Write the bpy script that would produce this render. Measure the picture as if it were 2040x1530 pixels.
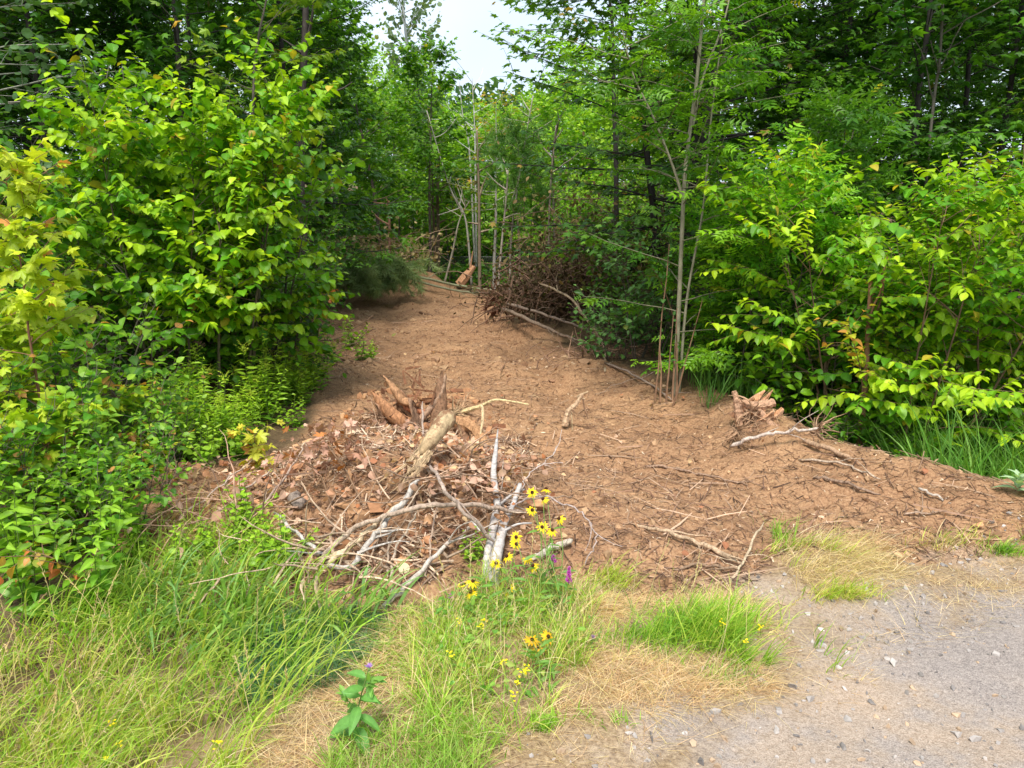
import bpy, math, random
import numpy as np
from mathutils import Vector
R = math.radians
# ------------------------------------------------------------------ camera, world, sun, exposure
scene = bpy.context.scene
for o in list(bpy.data.objects): bpy.data.objects.remove(o)
CAM_H = 1.65; FPX = 1480.0; PITCH = R(12.0)
cd = bpy.data.cameras.new('camera'); cam = bpy.data.objects.new('camera', cd)
scene.collection.objects.link(cam); scene.camera = cam
cam.location = (0, 0, CAM_H); cam.rotation_euler = (R(90) - PITCH, 0, 0)
cd.sensor_width = 36; cd.lens = 36 * FPX / 2040; cd.clip_end = 2000; cd.clip_start = 0.05
SUN_EL, SUN_AZ = R(60), R(190)      # azimuth measured from +Y clockwise: sun behind the camera, a little to the left
w = bpy.data.worlds.new('World'); scene.world = w; w.use_nodes = True
nt = w.node_tree; nt.nodes.clear()
N = nt.nodes.new; L_ = nt.links.new
sky = N('ShaderNodeTexSky'); sky.sky_type = 'NISHITA'; sky.sun_disc = False
sky.sun_elevation = SUN_EL; sky.sun_rotation = SUN_AZ; sky.air_density = 1.5; sky.dust_density = 3
tc = N('ShaderNodeTexCoord'); cn = N('ShaderNodeTexNoise'); cn.inputs['Scale'].default_value = 2.2; cn.inputs['Detail'].default_value = 5
L_(tc.outputs['Generated'], cn.inputs['Vector'])
cr = N('ShaderNodeValToRGB'); cr.color_ramp.elements[0].position = .3; cr.color_ramp.elements[0].color = (4.3, 5.2, 6.4, 1)
cr.color_ramp.elements[1].position = .7; cr.color_ramp.elements[1].color = (5.7, 6.3, 7.0, 1)
L_(cn.outputs['Fac'], cr.inputs['Fac'])
mx = N('ShaderNodeMix'); mx.data_type = 'RGBA'; mx.inputs[0].default_value = .85
L_(sky.outputs['Color'], mx.inputs[6]); L_(cr.outputs['Color'], mx.inputs[7])
bg = N('ShaderNodeBackground'); bg.inputs['Strength'].default_value = 0.112
wo = N('ShaderNodeOutputWorld'); L_(mx.outputs[2], bg.inputs['Color']); L_(bg.outputs[0], wo.inputs['Surface'])
sd = bpy.data.lights.new('sun', 'SUN'); sd.energy = 2.9; sd.angle = R(20); sd.color = (1, .95, .86)
sun = bpy.data.objects.new('sun', sd); scene.collection.objects.link(sun)
sdir = Vector((math.sin(SUN_AZ) * math.cos(SUN_EL), math.cos(SUN_AZ) * math.cos(SUN_EL), math.sin(SUN_EL)))
sun.rotation_euler = sdir.to_track_quat('Z', 'Y').to_euler(); sun.location = (0, 0, 20)
scene.view_settings.view_transform = 'Standard'; scene.view_settings.look = 'None'
scene.view_settings.exposure = 0.93; scene.view_settings.gamma = 1
try:
    scene.cycles.max_bounces = 8; scene.cycles.transmission_bounces = 6; scene.cycles.diffuse_bounces = 5
except Exception: pass

# ------------------------------------------------------------------ small tools
rng = np.random.default_rng(7)
COL = scene.collection
def A(*v): return np.array(v, dtype=float)
def nrmz(v): return v / np.maximum(np.linalg.norm(v, axis=-1, keepdims=True), 1e-9)
Z = A(0, 0, 1)
def hash2(ix, iy, s):
    h = (ix.astype(np.int64) * 374761393 + iy.astype(np.int64) * 668265263 + s * 1442695041) & 0x7fffffff
    h = ((h ^ (h >> 13)) * 1274126177) & 0x7fffffff
    return ((h ^ (h >> 16)) & 0xffff) / 65535.0
def vnoise(x, y, s=0):
    x = np.asarray(x, float); y = np.asarray(y, float)
    ix = np.floor(x); iy = np.floor(y); fx = x - ix; fy = y - iy
    fx = fx * fx * (3 - 2 * fx); fy = fy * fy * (3 - 2 * fy)
    a = hash2(ix, iy, s); b = hash2(ix + 1, iy, s); c = hash2(ix, iy + 1, s); d = hash2(ix + 1, iy + 1, s)
    return (a + (b - a) * fx) * (1 - fy) + (c + (d - c) * fx) * fy - .5
def fbm(x, y, o=4, s=0):
    r = 0; a = 1.0
    for k in range(o):
        r = r + a * vnoise(x * 2 ** k + 17.3 * k, y * 2 ** k - 9.1 * k, s + k); a *= .5
    return r
cP, sP = math.cos(PITCH), math.sin(PITCH)
def ray(px, py):
    u = (px - 1020) / FPX; v = (765 - py) / FPX
    return A(u, cP + v * sP, -sP + v * cP)
def P(px, py, depth):               # point seen at a photo pixel, at a given distance ahead (metres along +Y)
    d = ray(px, py); return A(0, 0, CAM_H) + d * (depth / d[1])
def flat(px, py):
    d = ray(px, py); t = CAM_H / -d[2]; return A(d[0] * t, d[1] * t)
def poly_sdf(x, y, pts):            # negative inside
    d = np.full(np.shape(x), 1e9); ins = np.zeros(np.shape(x), bool)
    n = len(pts)
    for i in range(n):
        ax, ay = pts[i]; bx, by = pts[(i + 1) % n]
        ex, ey = bx - ax, by - ay; wx, wy = x - ax, y - ay
        t = np.clip((wx * ex + wy * ey) / (ex * ex + ey * ey + 1e-12), 0, 1)
        d = np.minimum(d, np.hypot(wx - ex * t, wy - ey * t))
        c = ((ay > y) != (by > y)) & (x < (bx - ax) * (y - ay) / ((by - ay) if by != ay else 1e-9) + ax)
        ins ^= c
    return np.where(ins, -d, d)
DIRT = [flat(*p) for p in [(225, 1010), (300, 985), (420, 960), (560, 900), (640, 830), (600, 760), (600, 690), (620, 620), (660, 575), (760, 545), (860, 580), (1000, 596),
        (1010, 640), (1200, 720), (1350, 800), (1480, 812), (1660, 895), (1860, 980), (2040, 1015), (2400, 1090), (2500, 1160), (2100, 1110), (1900, 1125), (1700, 1110),
        (1560, 1120), (1500, 1180), (1250, 1190), (1150, 1180), (1000, 1195), (700, 1215), (560, 1190), (420, 1130), (240, 1110)]]
ROAD = [(-9, -8), (-9, -3.4), (-.35, 1.9), (.35, 2.15), (.85, 2.45), (.95, 2.9), (1.3, 3.15), (1.9, 3.3), (2.9, 3.75), (9, 7.6), (30, 20), (30, -8)]
SHOULDER = [(2.0, 9.5), (2.05, 7.2), (2.2, 6.2), (2.3, 5.3), (2.6, 4.7), (3.1, 4.3), (4.5, 4.4), (9, 7.8), (9, 9.5)]   # the low ground right of the dirt bank
def gauss(x, y, cx, cy, sx, sy, a): return a * np.exp(-((x - cx) / sx) ** 2 - ((y - cy) / sy) ** 2)
def sstep(a, b, x):
    t = np.clip((x - a) / (b - a), 0, 1); return t * t * (3 - 2 * t)
def H(x, y, fine=False):
    x = np.asarray(x, float); y = np.asarray(y, float)
    h = .05 * fbm(x * .7, y * .7, 3, 5)
    h = h + gauss(x, y, -.5, 4.0, .85, .55, .38) + gauss(x, y, -.25, 3.75, .35, .35, .08)
    h = h + gauss(x, y, -.78, 4.95, .5, .42, .17) + gauss(x, y, -.2, 4.5, .5, .4, .10)
    h = h + gauss(x, y, -1.95, 4.15, .45, .4, .2) + gauss(x, y, -1.3, 4.7, .6, .4, .12)
    h = h - .14 * sstep(-.3, -1.4, x) * sstep(3.6, 2.6, y)
    h = h - .22 * sstep(-1.9, -2.8, x) * sstep(5.2, 4.0, y)
    h = h + .35 * sstep(-1.9 - .16 * (y - 7), -3.0 - .16 * (y - 7), x) * sstep(5.5, 7.5, y) * sstep(16, 12, y)
    h = h + gauss(x, y, -3.4, 18.4, 1.1, 1.2, .85) * (1 + .5 * fbm(x * 1.5, y * 1.5, 3, 55)) + gauss(x, y, -2.2, 19.0, 1.0, .8, .3)
    s = poly_sdf(x, y, SHOULDER)
    h = h - .5 * sstep(.05, -.55, s) + .16 * np.exp(-((s - .3) / .35) ** 2) * sstep(9, 7.5, y)
    h = h + gauss(x, y, 1.6, 8.4, .9, .6, .12) + gauss(x, y, 1.2, 11.5, 1.1, .8, .25)
    h = h + .10 * np.maximum(y - 22, 0) * sstep(300, 60, y)
    if fine:
        n = fine_mask = sstep(.25, -.1, poly_sdf(x, y, DIRT)) if fine is True else fine
        h = h + n * (.09 * fbm(x * 1.3, y * 1.3, 2, 19) + .06 * fbm(x * 3.1, y * 3.1, 4, 11) + .035 * np.abs(fbm(x * 8, y * 8, 3, 3)) + .016 * fbm(x * 25, y * 25, 2, 31))
        # faint wheel ruts and rake lines along the track
        cxx = -.05 - .18 * np.maximum(y - 6, 0)
        h = h - n * .09 * (np.exp(-((x - cxx - .85) / .22) ** 2) + np.exp(-((x - cxx + .75) / .22) ** 2)) * sstep(5, 7, y)
        rd = sstep(.2, -.2, poly_sdf(x, y, ROAD))
        h = h + .012 * rd * fbm(x * 4, y * 4, 3, 71) + (1 - n) * (1 - rd) * .03 * fbm(x * 5, y * 5, 3, 61) + rd * .004 * vnoise(x * 30, y * 30, 9)
    return h
def Hs(x, y): return float(H(A(x), A(y), True)[0])
def Lp(px, py, c=0.0):              # first point on the view ray standing c metres above the terrain
    d = ray(px, py); t = np.concatenate([np.arange(1.2, 9, .01), np.arange(9, 60, .05)])
    x = d[0] * t; y = d[1] * t; z = CAM_H + d[2] * t
    k = np.nonzero(z - H(x, y, True) < c)[0]
    i = k[0] if len(k) else len(t) - 1
    return A(x[i], y[i], z[i])
def G(px, py): return Lp(px, py, 0)

class MB:
    def __init__(s): s.v = []; s.t = []; s.q = []; s.c = []; s.n = 0
    def add(s, V, tris=None, quads=None, col=(1, 1, 1)):
        V = np.asarray(V, float).reshape(-1, 3); col = np.asarray(col, float)
        if col.ndim == 1: col = np.tile(col, (len(V), 1))
        s.v.append(V); s.c.append(col)
        if tris is not None and len(tris): s.t.append(np.asarray(tris) + s.n)
        if quads is not None and len(quads): s.q.append(np.asarray(quads) + s.n)
        s.n += len(V)
    def tube(s, pts, rad, col=(.2, .15, .1), sides=6, cap=True, lump=0.0, seed=0, col2=None):
        pts = np.asarray(pts, float); n = len(pts)
        rad = np.linspace(rad[0], rad[1], n) if len(rad) == 2 and n != 2 else np.asarray(rad, float)
        if len(rad) != n: rad = np.interp(np.linspace(0, 1, n), np.linspace(0, 1, len(rad)), rad)
        T = nrmz(np.gradient(pts, axis=0))
        ref = A(0, 0, 1) if abs(T[:, 2]).mean() < .8 else A(1, 0, 0)
        U = nrmz(np.cross(T, ref)); W = np.cross(T, U)
        a = np.arange(sides) * 2 * math.pi / sides
        rr = rad[:, None] * np.ones(sides)
        if lump:
            g = np.random.default_rng(seed + n * 7); rr = rr * (1 + lump * (g.random((n, sides)) - .5))
        V = pts[:, None, :] + rr[..., None] * (np.cos(a)[None, :, None] * U[:, None, :] + np.sin(a)[None, :, None] * W[:, None, :])
        V = V.reshape(-1, 3)
        i = np.arange(n - 1)[:, None] * sides; j = np.arange(sides)[None, :]; k = (j + 1) % sides
        Q = np.stack([i + j, i + k, i + sides + k, i + sides + j], -1).reshape(-1, 4)
        Tt = None
        if cap:
            c0, c1 = n * sides, n * sides + 1
            V = np.vstack([V, pts[0], pts[-1]]); jj = np.arange(sides); kk = (jj + 1) % sides
            Tt = np.vstack([np.stack([np.full(sides, c0), kk, jj], -1), np.stack([np.full(sides, c1), jj + (n - 1) * sides, kk + (n - 1) * sides], -1)])
        col = np.asarray(col, float)
        if col2 is not None:
            f = np.repeat(np.linspace(0, 1, n), sides)[:, None]; C = col * (1 - f) + np.asarray(col2) * f
            if cap: C = np.vstack([C, col, col2])
            col = C
        s.add(V, Tt, Q, col)
    def build(s, name, mat, parent=None, loc=None, smooth=False):
        me = bpy.data.meshes.new(name)
        if s.n == 0: s.add(np.zeros((3, 3)), [[0, 1, 2]])
        V = np.vstack(s.v); C = np.vstack(s.c)
        if loc is not None: V = V - np.asarray(loc)
        T = np.vstack(s.t) if s.t else np.zeros((0, 3), int); Q = np.vstack(s.q) if s.q else np.zeros((0, 4), int)
        me.vertices.add(len(V)); me.vertices.foreach_set('co', V.astype(np.float32).ravel())
        me.loops.add(T.size + Q.size); me.loops.foreach_set('vertex_index', np.concatenate([T.ravel(), Q.ravel()]).astype(np.int32))
        me.polygons.add(len(T) + len(Q))
        st = np.concatenate([np.arange(len(T)) * 3, T.size + np.arange(len(Q)) * 4]).astype(np.int32)
        me.polygons.foreach_set('loop_start', st)
        me.polygons.foreach_set('use_smooth', np.full(len(st), bool(smooth)))
        me.update(calc_edges=True)
        at = me.color_attributes.new('Col', 'FLOAT_COLOR', 'POINT')
        at.data.foreach_set('color', np.hstack([C, np.ones((len(C), 1))]).astype(np.float32).ravel())
        me.materials.append(mat)
        o = bpy.data.objects.new(name, me); COL.objects.link(o)
        if parent is not None: o.parent = parent
        if loc is not None and parent is None: o.location = tuple(loc)
        return o
def tag(o, label=None, cat=None, group=None, kind=None):
    if label: o['label'] = label
    if cat: o['category'] = cat
    if group: o['group'] = group
    if kind: o['kind'] = kind
    return o
def thing(name, label, cat, loc, group=None, rz=0, sc=1):
    o = bpy.data.objects.new(name, None); COL.objects.link(o); o.location = tuple(loc); o.rotation_euler = (0, 0, rz)
    o.scale = (sc, sc, sc) if np.isscalar(sc) else tuple(sc); o.empty_display_size = .1
    return tag(o, label, cat, group)
def dup(root, loc, rz, sc, label, group=None, tilt=(0, 0)):
    r = root.copy(); COL.objects.link(r); r.location = tuple(loc); r.rotation_euler = (tilt[0], tilt[1], rz)
    r.scale = (sc, sc, sc) if np.isscalar(sc) else tuple(sc); r['label'] = label
    if group: r['group'] = group
    for ch in list(root.children):
        c = ch.copy(); COL.objects.link(c); c.parent = r
        for g in ch.children:
            d = g.copy(); COL.objects.link(d); d.parent = c
    return r

# ------------------------------------------------------------------ materials
def mat_new(name):
    m = bpy.data.materials.new(name); m.use_nodes = True; t = m.node_tree; t.nodes.clear(); return m, t
def leaf_mat(name, rough=.45, tr=.38, spec=.35):
    m, t = mat_new(name); n = t.nodes.new; l = t.links.new
    a = n('ShaderNodeAttribute'); a.attribute_name = 'Col'
    tcx = n('ShaderNodeTexCoord'); ns = n('ShaderNodeTexNoise'); ns.inputs['Scale'].default_value = 60; ns.inputs['Detail'].default_value = 2
    l(tcx.outputs['Object'], ns.inputs['Vector'])
    mr = n('ShaderNodeMapRange'); mr.inputs['To Min'].default_value = .78; mr.inputs['To Max'].default_value = 1.22; l(ns.outputs['Fac'], mr.inputs['Value'])
    mu = n('ShaderNodeVectorMath'); mu.operation = 'SCALE'; l(a.outputs['Color'], mu.inputs[0]); l(mr.outputs[0], mu.inputs['Scale'])
    p = n('ShaderNodeBsdfPrincipled'); p.inputs['Roughness'].default_value = rough; p.inputs['Specular IOR Level'].default_value = spec
    l(mu.outputs[0], p.inputs['Base Color'])
    tn = n('ShaderNodeVectorMath'); tn.operation = 'MULTIPLY'; tn.inputs[1].default_value = (1.5, 1.45, .6); l(mu.outputs[0], tn.inputs[0])
    tb = n('ShaderNodeBsdfTranslucent'); l(tn.outputs[0], tb.inputs['Color'])
    ms = n('ShaderNodeMixShader'); ms.inputs[0].default_value = tr; l(p.outputs[0], ms.inputs[1]); l(tb.outputs[0], ms.inputs[2])
    o = n('ShaderNodeOutputMaterial'); l(ms.outputs[0], o.inputs['Surface']); return m
def bark_mat(name, scale=30, stretch=(1, 1, .25), bump=.5, rough=.85, lo=.55, hi=1.35):
    m, t = mat_new(name); n = t.nodes.new; l = t.links.new
    a = n('ShaderNodeAttribute'); a.attribute_name = 'Col'
    tcx = n('ShaderNodeTexCoord'); mp = n('ShaderNodeMapping'); mp.inputs['Scale'].default_value = stretch
    l(tcx.outputs['Object'], mp.inputs['Vector'])
    ns = n('ShaderNodeTexNoise'); ns.inputs['Scale'].default_value = scale; ns.inputs['Detail'].default_value = 6; ns.inputs['Roughness'].default_value = .7
    l(mp.outputs[0], ns.inputs['Vector'])
    mr = n('ShaderNodeMapRange'); mr.inputs['From Min'].default_value = .3; mr.inputs['From Max'].default_value = .7
    mr.inputs['To Min'].default_value = lo; mr.inputs['To Max'].default_value = hi; l(ns.outputs['Fac'], mr.inputs['Value'])
    mu = n('ShaderNodeVectorMath'); mu.operation = 'SCALE'; l(a.outputs['Color'], mu.inputs[0]); l(mr.outputs[0], mu.inputs['Scale'])
    p = n('ShaderNodeBsdfPrincipled'); p.inputs['Roughness'].default_value = rough; p.inputs['Specular IOR Level'].default_value = .2
    l(mu.outputs[0], p.inputs['Base Color'])
    b = n('ShaderNodeBump'); b.inputs['Strength'].default_value = bump; b.inputs['Distance'].default_value = .01
    l(ns.outputs['Fac'], b.inputs['Height']); l(b.outputs[0], p.inputs['Normal'])
    o = n('ShaderNodeOutputMaterial'); l(p.outputs[0], o.inputs['Surface']); return m
def peel_mat():
    m = bark_mat('peeled_wood', 40, (1, 1, .5), 1.0, .8, .45, 1.3); t = m.node_tree; n = t.nodes.new; l = t.links.new
    p = [q for q in t.nodes if q.type == 'BSDF_PRINCIPLED'][0]; src = p.inputs['Base Color'].links[0].from_socket
    tc_ = n('ShaderNodeTexCoord'); ns = n('ShaderNodeTexNoise'); ns.inputs['Scale'].default_value = 13; ns.inputs['Detail'].default_value = 7; ns.inputs['Roughness'].default_value = .7; l(tc_.outputs['Object'], ns.inputs['Vector'])
    mr = n('ShaderNodeMapRange'); mr.inputs['From Min'].default_value = .5; mr.inputs['From Max'].default_value = .56; l(ns.outputs['Fac'], mr.inputs['Value'])
    mx_ = n('ShaderNodeMix'); mx_.data_type = 'RGBA'; mx_.inputs[7].default_value = (.22, .12, .065, 1); l(src, mx_.inputs[6]); l(mr.outputs[0], mx_.inputs[0]); l(mx_.outputs[2], p.inputs['Base Color']); return m
def ground_mat():
    m, t = mat_new('soil'); n = t.nodes.new; l = t.links.new
    a = n('ShaderNodeAttribute'); a.attribute_name = 'Col'
    sp = n('ShaderNodeSeparateColor'); l(a.outputs['Color'], sp.inputs[0])
    tcx = n('ShaderNodeTexCoord')
    def noise(sc, det=4, ro=.6, st=(1, 1, 1)):
        mp = n('ShaderNodeMapping'); mp.inputs['Scale'].default_value = st; l(tcx.outputs['Object'], mp.inputs['Vector'])
        q = n('ShaderNodeTexNoise'); q.inputs['Scale'].default_value = sc; q.inputs['Detail'].default_value = det; q.inputs['Roughness'].default_value = ro
        l(mp.outputs[0], q.inputs['Vector']); return q
    def ramp(src, stops):
        r = n('ShaderNodeValToRGB'); e = r.color_ramp.elements
        while len(e) < len(stops): e.new(.5)
        for i, (p_, c_) in enumerate(stops): e[i].position = p_; e[i].color = (*c_, 1)
        l(src, r.inputs['Fac']); return r
    def mix(f, c1, c2):
        q = n('ShaderNodeMix'); q.data_type = 'RGBA'; l(c1, q.inputs[6]); l(c2, q.inputs[7])
        if hasattr(f, 'is_output'): l(f, q.inputs[0])
        else: q.inputs[0].default_value = f
        return q
    n1 = noise(1.3, 6, .65); n2 = noise(9, 5, .7); n3 = noise(60, 4, .7); n4 = noise(220, 2, .6)
    dA = ramp(n1.outputs['Fac'], [(.32, (.20, .10, .053)), (.5, (.39, .22, .118)), (.66, (.57, .36, .195))])
    dB = ramp(n2.outputs['Fac'], [(.3, (.13, .065, .035)), (.48, (.35, .19, .10)), (.72, (.51, .31, .17))])
    dC = ramp(n3.outputs['Fac'], [(.36, (.07, .035, .02)), (.5, (.33, .185, .10)), (.7, (.52, .34, .2))])
    d = mix(.5, dA.outputs[0], dB.outputs[0]); d = mix(.5, d.outputs[2], dC.outputs[0])
    rA = ramp(n1.outputs['Fac'], [(.38, (.27, .235, .22)), (.47, (.35, .29, .25)), (.53, (.42, .31, .215)), (.64, (.50, .35, .225))])
    rC = ramp(n3.outputs['Fac'], [(.38, (.09, .075, .065)), (.5, (.31, .255, .225)), (.64, (.48, .41, .36))])
    rD = ramp(n4.outputs['Fac'], [(.38, (.08, .065, .06)), (.5, (.31, .26, .23)), (.64, (.58, .50, .44))])
    r = mix(.35, rA.outputs[0], rC.outputs[0]); r = mix(.3, r.outputs[2], rD.outputs[0])
    gA = ramp(n2.outputs['Fac'], [(.3, (.05, .032, .018)), (.5, (.11, .07, .038)), (.7, (.20, .14, .075))])
    gC = ramp(n3.outputs['Fac'], [(.3, (.03, .02, .012)), (.5, (.12, .08, .045)), (.7, (.25, .18, .10))])
    g = mix(.5, gA.outputs[0], gC.outputs[0])
    sA = ramp(n3.outputs['Fac'], [(.3, (.14, .09, .05)), (.5, (.30, .21, .12)), (.7, (.44, .33, .2))])
    g = mix(sp.outputs[2], g.outputs[2], sA.outputs[0])
    c = mix(sp.outputs[0], g.outputs[2], d.outputs[2]); c = mix(sp.outputs[1], c.outputs[2], r.outputs[2])
    p = n('ShaderNodeBsdfPrincipled'); p.inputs['Roughness'].default_value = .95; p.inputs['Specular IOR Level'].default_value = .15
    l(c.outputs[2], p.inputs['Base Color'])
    ad = n('ShaderNodeMath'); ad.operation = 'MULTIPLY_ADD'; ad.inputs[1].default_value = .4; l(n4.outputs['Fac'], ad.inputs[0]); l(n3.outputs['Fac'], ad.inputs[2])
    b = n('ShaderNodeBump'); b.inputs['Strength'].default_value = .9; b.inputs['Distance'].default_value = .012
    l(ad.outputs[0], b.inputs['Height']); l(b.outputs[0], p.inputs['Normal'])
    o = n('ShaderNodeOutputMaterial'); l(p.outputs[0], o.inputs['Surface']); return m
M_leaf = leaf_mat('leaf'); M_dull = leaf_mat('dull_leaf', .6, .3, .2); M_grass = leaf_mat('grass_blade', .5, .35, .3)
M_dead = leaf_mat('withered_leaf', .8, .2, .1); M_petal = leaf_mat('petal', .6, .3, .2)
M_bark = bark_mat('bark'); M_wood = bark_mat('bare_wood', 70, (1, 1, .35), 1.0, .85, .35, 1.45); M_chip = bark_mat('litter', 40, (1, 1, 1), .3, .9, .8, 1.2)
M_peel = peel_mat(); M_soil = ground_mat()
m, t = mat_new('wire'); p = t.nodes.new('ShaderNodeBsdfPrincipled'); p.inputs['Base Color'].default_value = (.14, .15, .14, 1); p.inputs['Metallic'].default_value = .6; p.inputs['Roughness'].default_value = .5
t.links.new(p.outputs[0], t.nodes.new('ShaderNodeOutputMaterial').inputs[0]); M_wire = m

# ------------------------------------------------------------------ terrain: one height grid cut into ground, cleared dirt track and gravel road
def axis(lo, a, b, hi, s, g):
    c = list(np.arange(a, b, s)); v = c[-1]; st = s
    while v < hi: st *= g; v += st; c.append(v)
    v = a; st = s; pre = []
    while v > lo: st *= g; v -= st; pre.append(v)
    return np.array(pre[::-1] + c)
gx = axis(-300, -3.4, 4.2, 300, .026, 1.045); gy = axis(-60, 1.3, 8.0, 320, .026, 1.025)
X, Y = np.meshgrid(gx, gy)
sd_d = poly_sdf(X, Y, DIRT) + .14 * fbm(X * 3, Y * 3, 4, 40); sd_r = poly_sdf(X, Y, ROAD) + .42 * fbm(X * 2.2, Y * 2.2, 5, 50)
dm = sstep(.08, -.08, sd_d); rm = sstep(.10, -.30, sd_r + .3 * fbm(X * 7, Y * 7, 3, 52))
straw = sstep(1.6, .5, sd_r) * sstep(5.5, 4.5, Y)
ZZ = H(X, Y, True)
ny, nx = X.shape; idx = np.arange(ny * nx).reshape(ny, nx)
Qd = np.stack([idx[:-1, :-1], idx[:-1, 1:], idx[1:, 1:], idx[1:, :-1]], -1).reshape(-1, 4)
fd = (sd_d < 0)[:-1, :-1].ravel(); fr = (sd_r < 0)[:-1, :-1].ravel()
VV = np.stack([X.ravel(), Y.ravel(), ZZ.ravel()], -1); CC = np.stack([dm.ravel(), rm.ravel(), straw.ravel()], -1)
def sub(name, sel):
    q = Qd[sel]; u, inv = np.unique(q.ravel(), return_inverse=True)
    mb = MB(); mb.add(VV[u], None, inv.reshape(-1, 4), CC[u]); return tag(mb.build(name, M_soil, smooth=True), kind='structure')
sub('gravel_road', fr); sub('dirt_track', fd & ~fr); sub('ground', ~fd & ~fr)
tag(bpy.data.objects['gravel_road'], 'grey gravel road edge with tan sandy patches', 'road')
tag(bpy.data.objects['dirt_track'], 'freshly cleared brown dirt track running into the woods', 'track')
tag(bpy.data.objects['ground'], 'brown ground under the grass and woods', 'ground')

# ------------------------------------------------------------------ leaf templates: verts (length along x), triangles, tint per vertex
def tpl_ovate(n=4, w=.34, droop=.25, fold=.25):
    ts = np.linspace(0, 1, n + 1); prof = np.sin(np.pi * ts ** .8) ** .8 * w; prof[0] = prof[-1] = 0
    V = []; T = []; c = []
    for t_ in ts: V.append((t_, 0, -droop * t_ * t_)); c.append(1.18)
    L = {}; Rr = {}
    for i in range(1, n):
        t_ = ts[i]; L[i] = len(V); V.append((t_, prof[i], -droop * t_ * t_ + fold * prof[i])); c.append(.95)
        Rr[i] = len(V); V.append((t_, -prof[i], -droop * t_ * t_ + fold * prof[i])); c.append(.95)
    T += [(0, 1, L[1]), (0, Rr[1], 1)]
    for i in range(1, n - 1):
        T += [(i, i + 1, L[i + 1]), (i, L[i + 1], L[i]), (i, Rr[i + 1], i + 1), (i, Rr[i], Rr[i + 1])]
    T += [(n - 1, n, L[n - 1]), (n - 1, Rr[n - 1], n)]
    return A(*[list(v) for v in V]), np.array(T), A(*c)
def tpl_maple(lo=False):
    h = [(-.06, .24), (.10, .44), (.20, .34), (.27, .24), (.42, .42), (.66, .52), (.60, .34), (.58, .19), (.74, .22), (.80, .13)] if not lo else [(.0, .4), (.24, .24), (.64, .5), (.6, .18)]
    out = [(0, 0)] + [(a, -b) for a, b in h] + [(1.0, 0)] + [(a, b) for a, b in h[::-1]]
    V = [(.34, 0, .03)] + [(a, b, -.22 * a * a - .22 * abs(b)) for a, b in out]; k = len(out)
    T = [(0, 1 + i, 1 + (i + 1) % k) for i in range(k)]
    return A(*[list(v) for v in V]), np.array(T), A(*([1.12] + [.97] * k))
def tpl_diamond(w=.3, droop=.15): return A([0, 0, 0], [.45, w, .06], [1, 0, -droop], [.45, -w, .06]), np.array([(0, 2, 1), (0, 3, 2)]), A(1, 1, 1, 1)
def tpl_round():
    a = np.linspace(0, 2 * np.pi, 9)[:-1]; V = [(.5, 0, 0)] + [(.5 - .5 * math.cos(b), .46 * math.sin(b), -.06) for b in a]
    return A(*[list(v) for v in V]), np.array([(0, 1 + i, 1 + (i + 1) % 8) for i in range(8)]), A(*([1.08] + [1] * 8))
def tpl_comp(n=3, w=.2):
    V = []; T = []; c = []
    def lf(x, y, ang, l_):
        b = len(V); ca, sa = math.cos(ang), math.sin(ang)
        for u, v, zz in [(0, 0, 0), (.35, w, .04), (1, 0, -.18), (.35, -w, .04)]:
            V.append((x + l_ * (u * ca - v * sa), y + l_ * (u * sa + v * ca), l_ * zz - .12 * x * x)); c.append(1.1 if v == 0 else .96)
        T.extend([(b, b + 2, b + 1), (b, b + 3, b + 2)])
    for i in range(n):
        x = .22 + .5 * i / max(n - 1, 1)
        lf(x, 0, 1.0, .36); lf(x, 0, -1.0, .36)
    lf(.72, 0, 0, .36); b = len(V)
    V.extend([(0, .006, 0), (0, -.006, 0), (.75, 0, -.07)]); c.extend([1, 1, 1]); T.append((b, b + 1, b + 2))
    return A(*[list(v) for v in V]), np.array(T), A(*c)
def tpl_needles(k=12):
    g = np.random.default_rng(3); V = []; T = []
    for i in range(k):
        d = nrmz(A(.7, g.normal() * .5, g.normal() * .5)); s = nrmz(np.cross(d, g.normal(size=3))) * .034; b = len(V)
        V += [s * -1, s, d]; T.append((b, b + 1, b + 2))
    return np.array(V), np.array(T), np.ones(len(V))
TPL = dict(ovate=tpl_ovate(), ovate_lo=tpl_ovate(3, .32), lance=tpl_ovate(3, .12, .3, .2), maple=tpl_maple(), maple_lo=tpl_maple(True), diamond=tpl_diamond(),
           narrow=tpl_diamond(.1, .2), round=tpl_round(), comp=tpl_comp(3), comp5=tpl_comp(2, .26), oval=tpl_ovate(5, .2, .35, .3), petal=tpl_ovate(3, .17, .12, -.1), needle=tpl_needles(), broad=tpl_ovate(4, .44, .3, .2))

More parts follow.
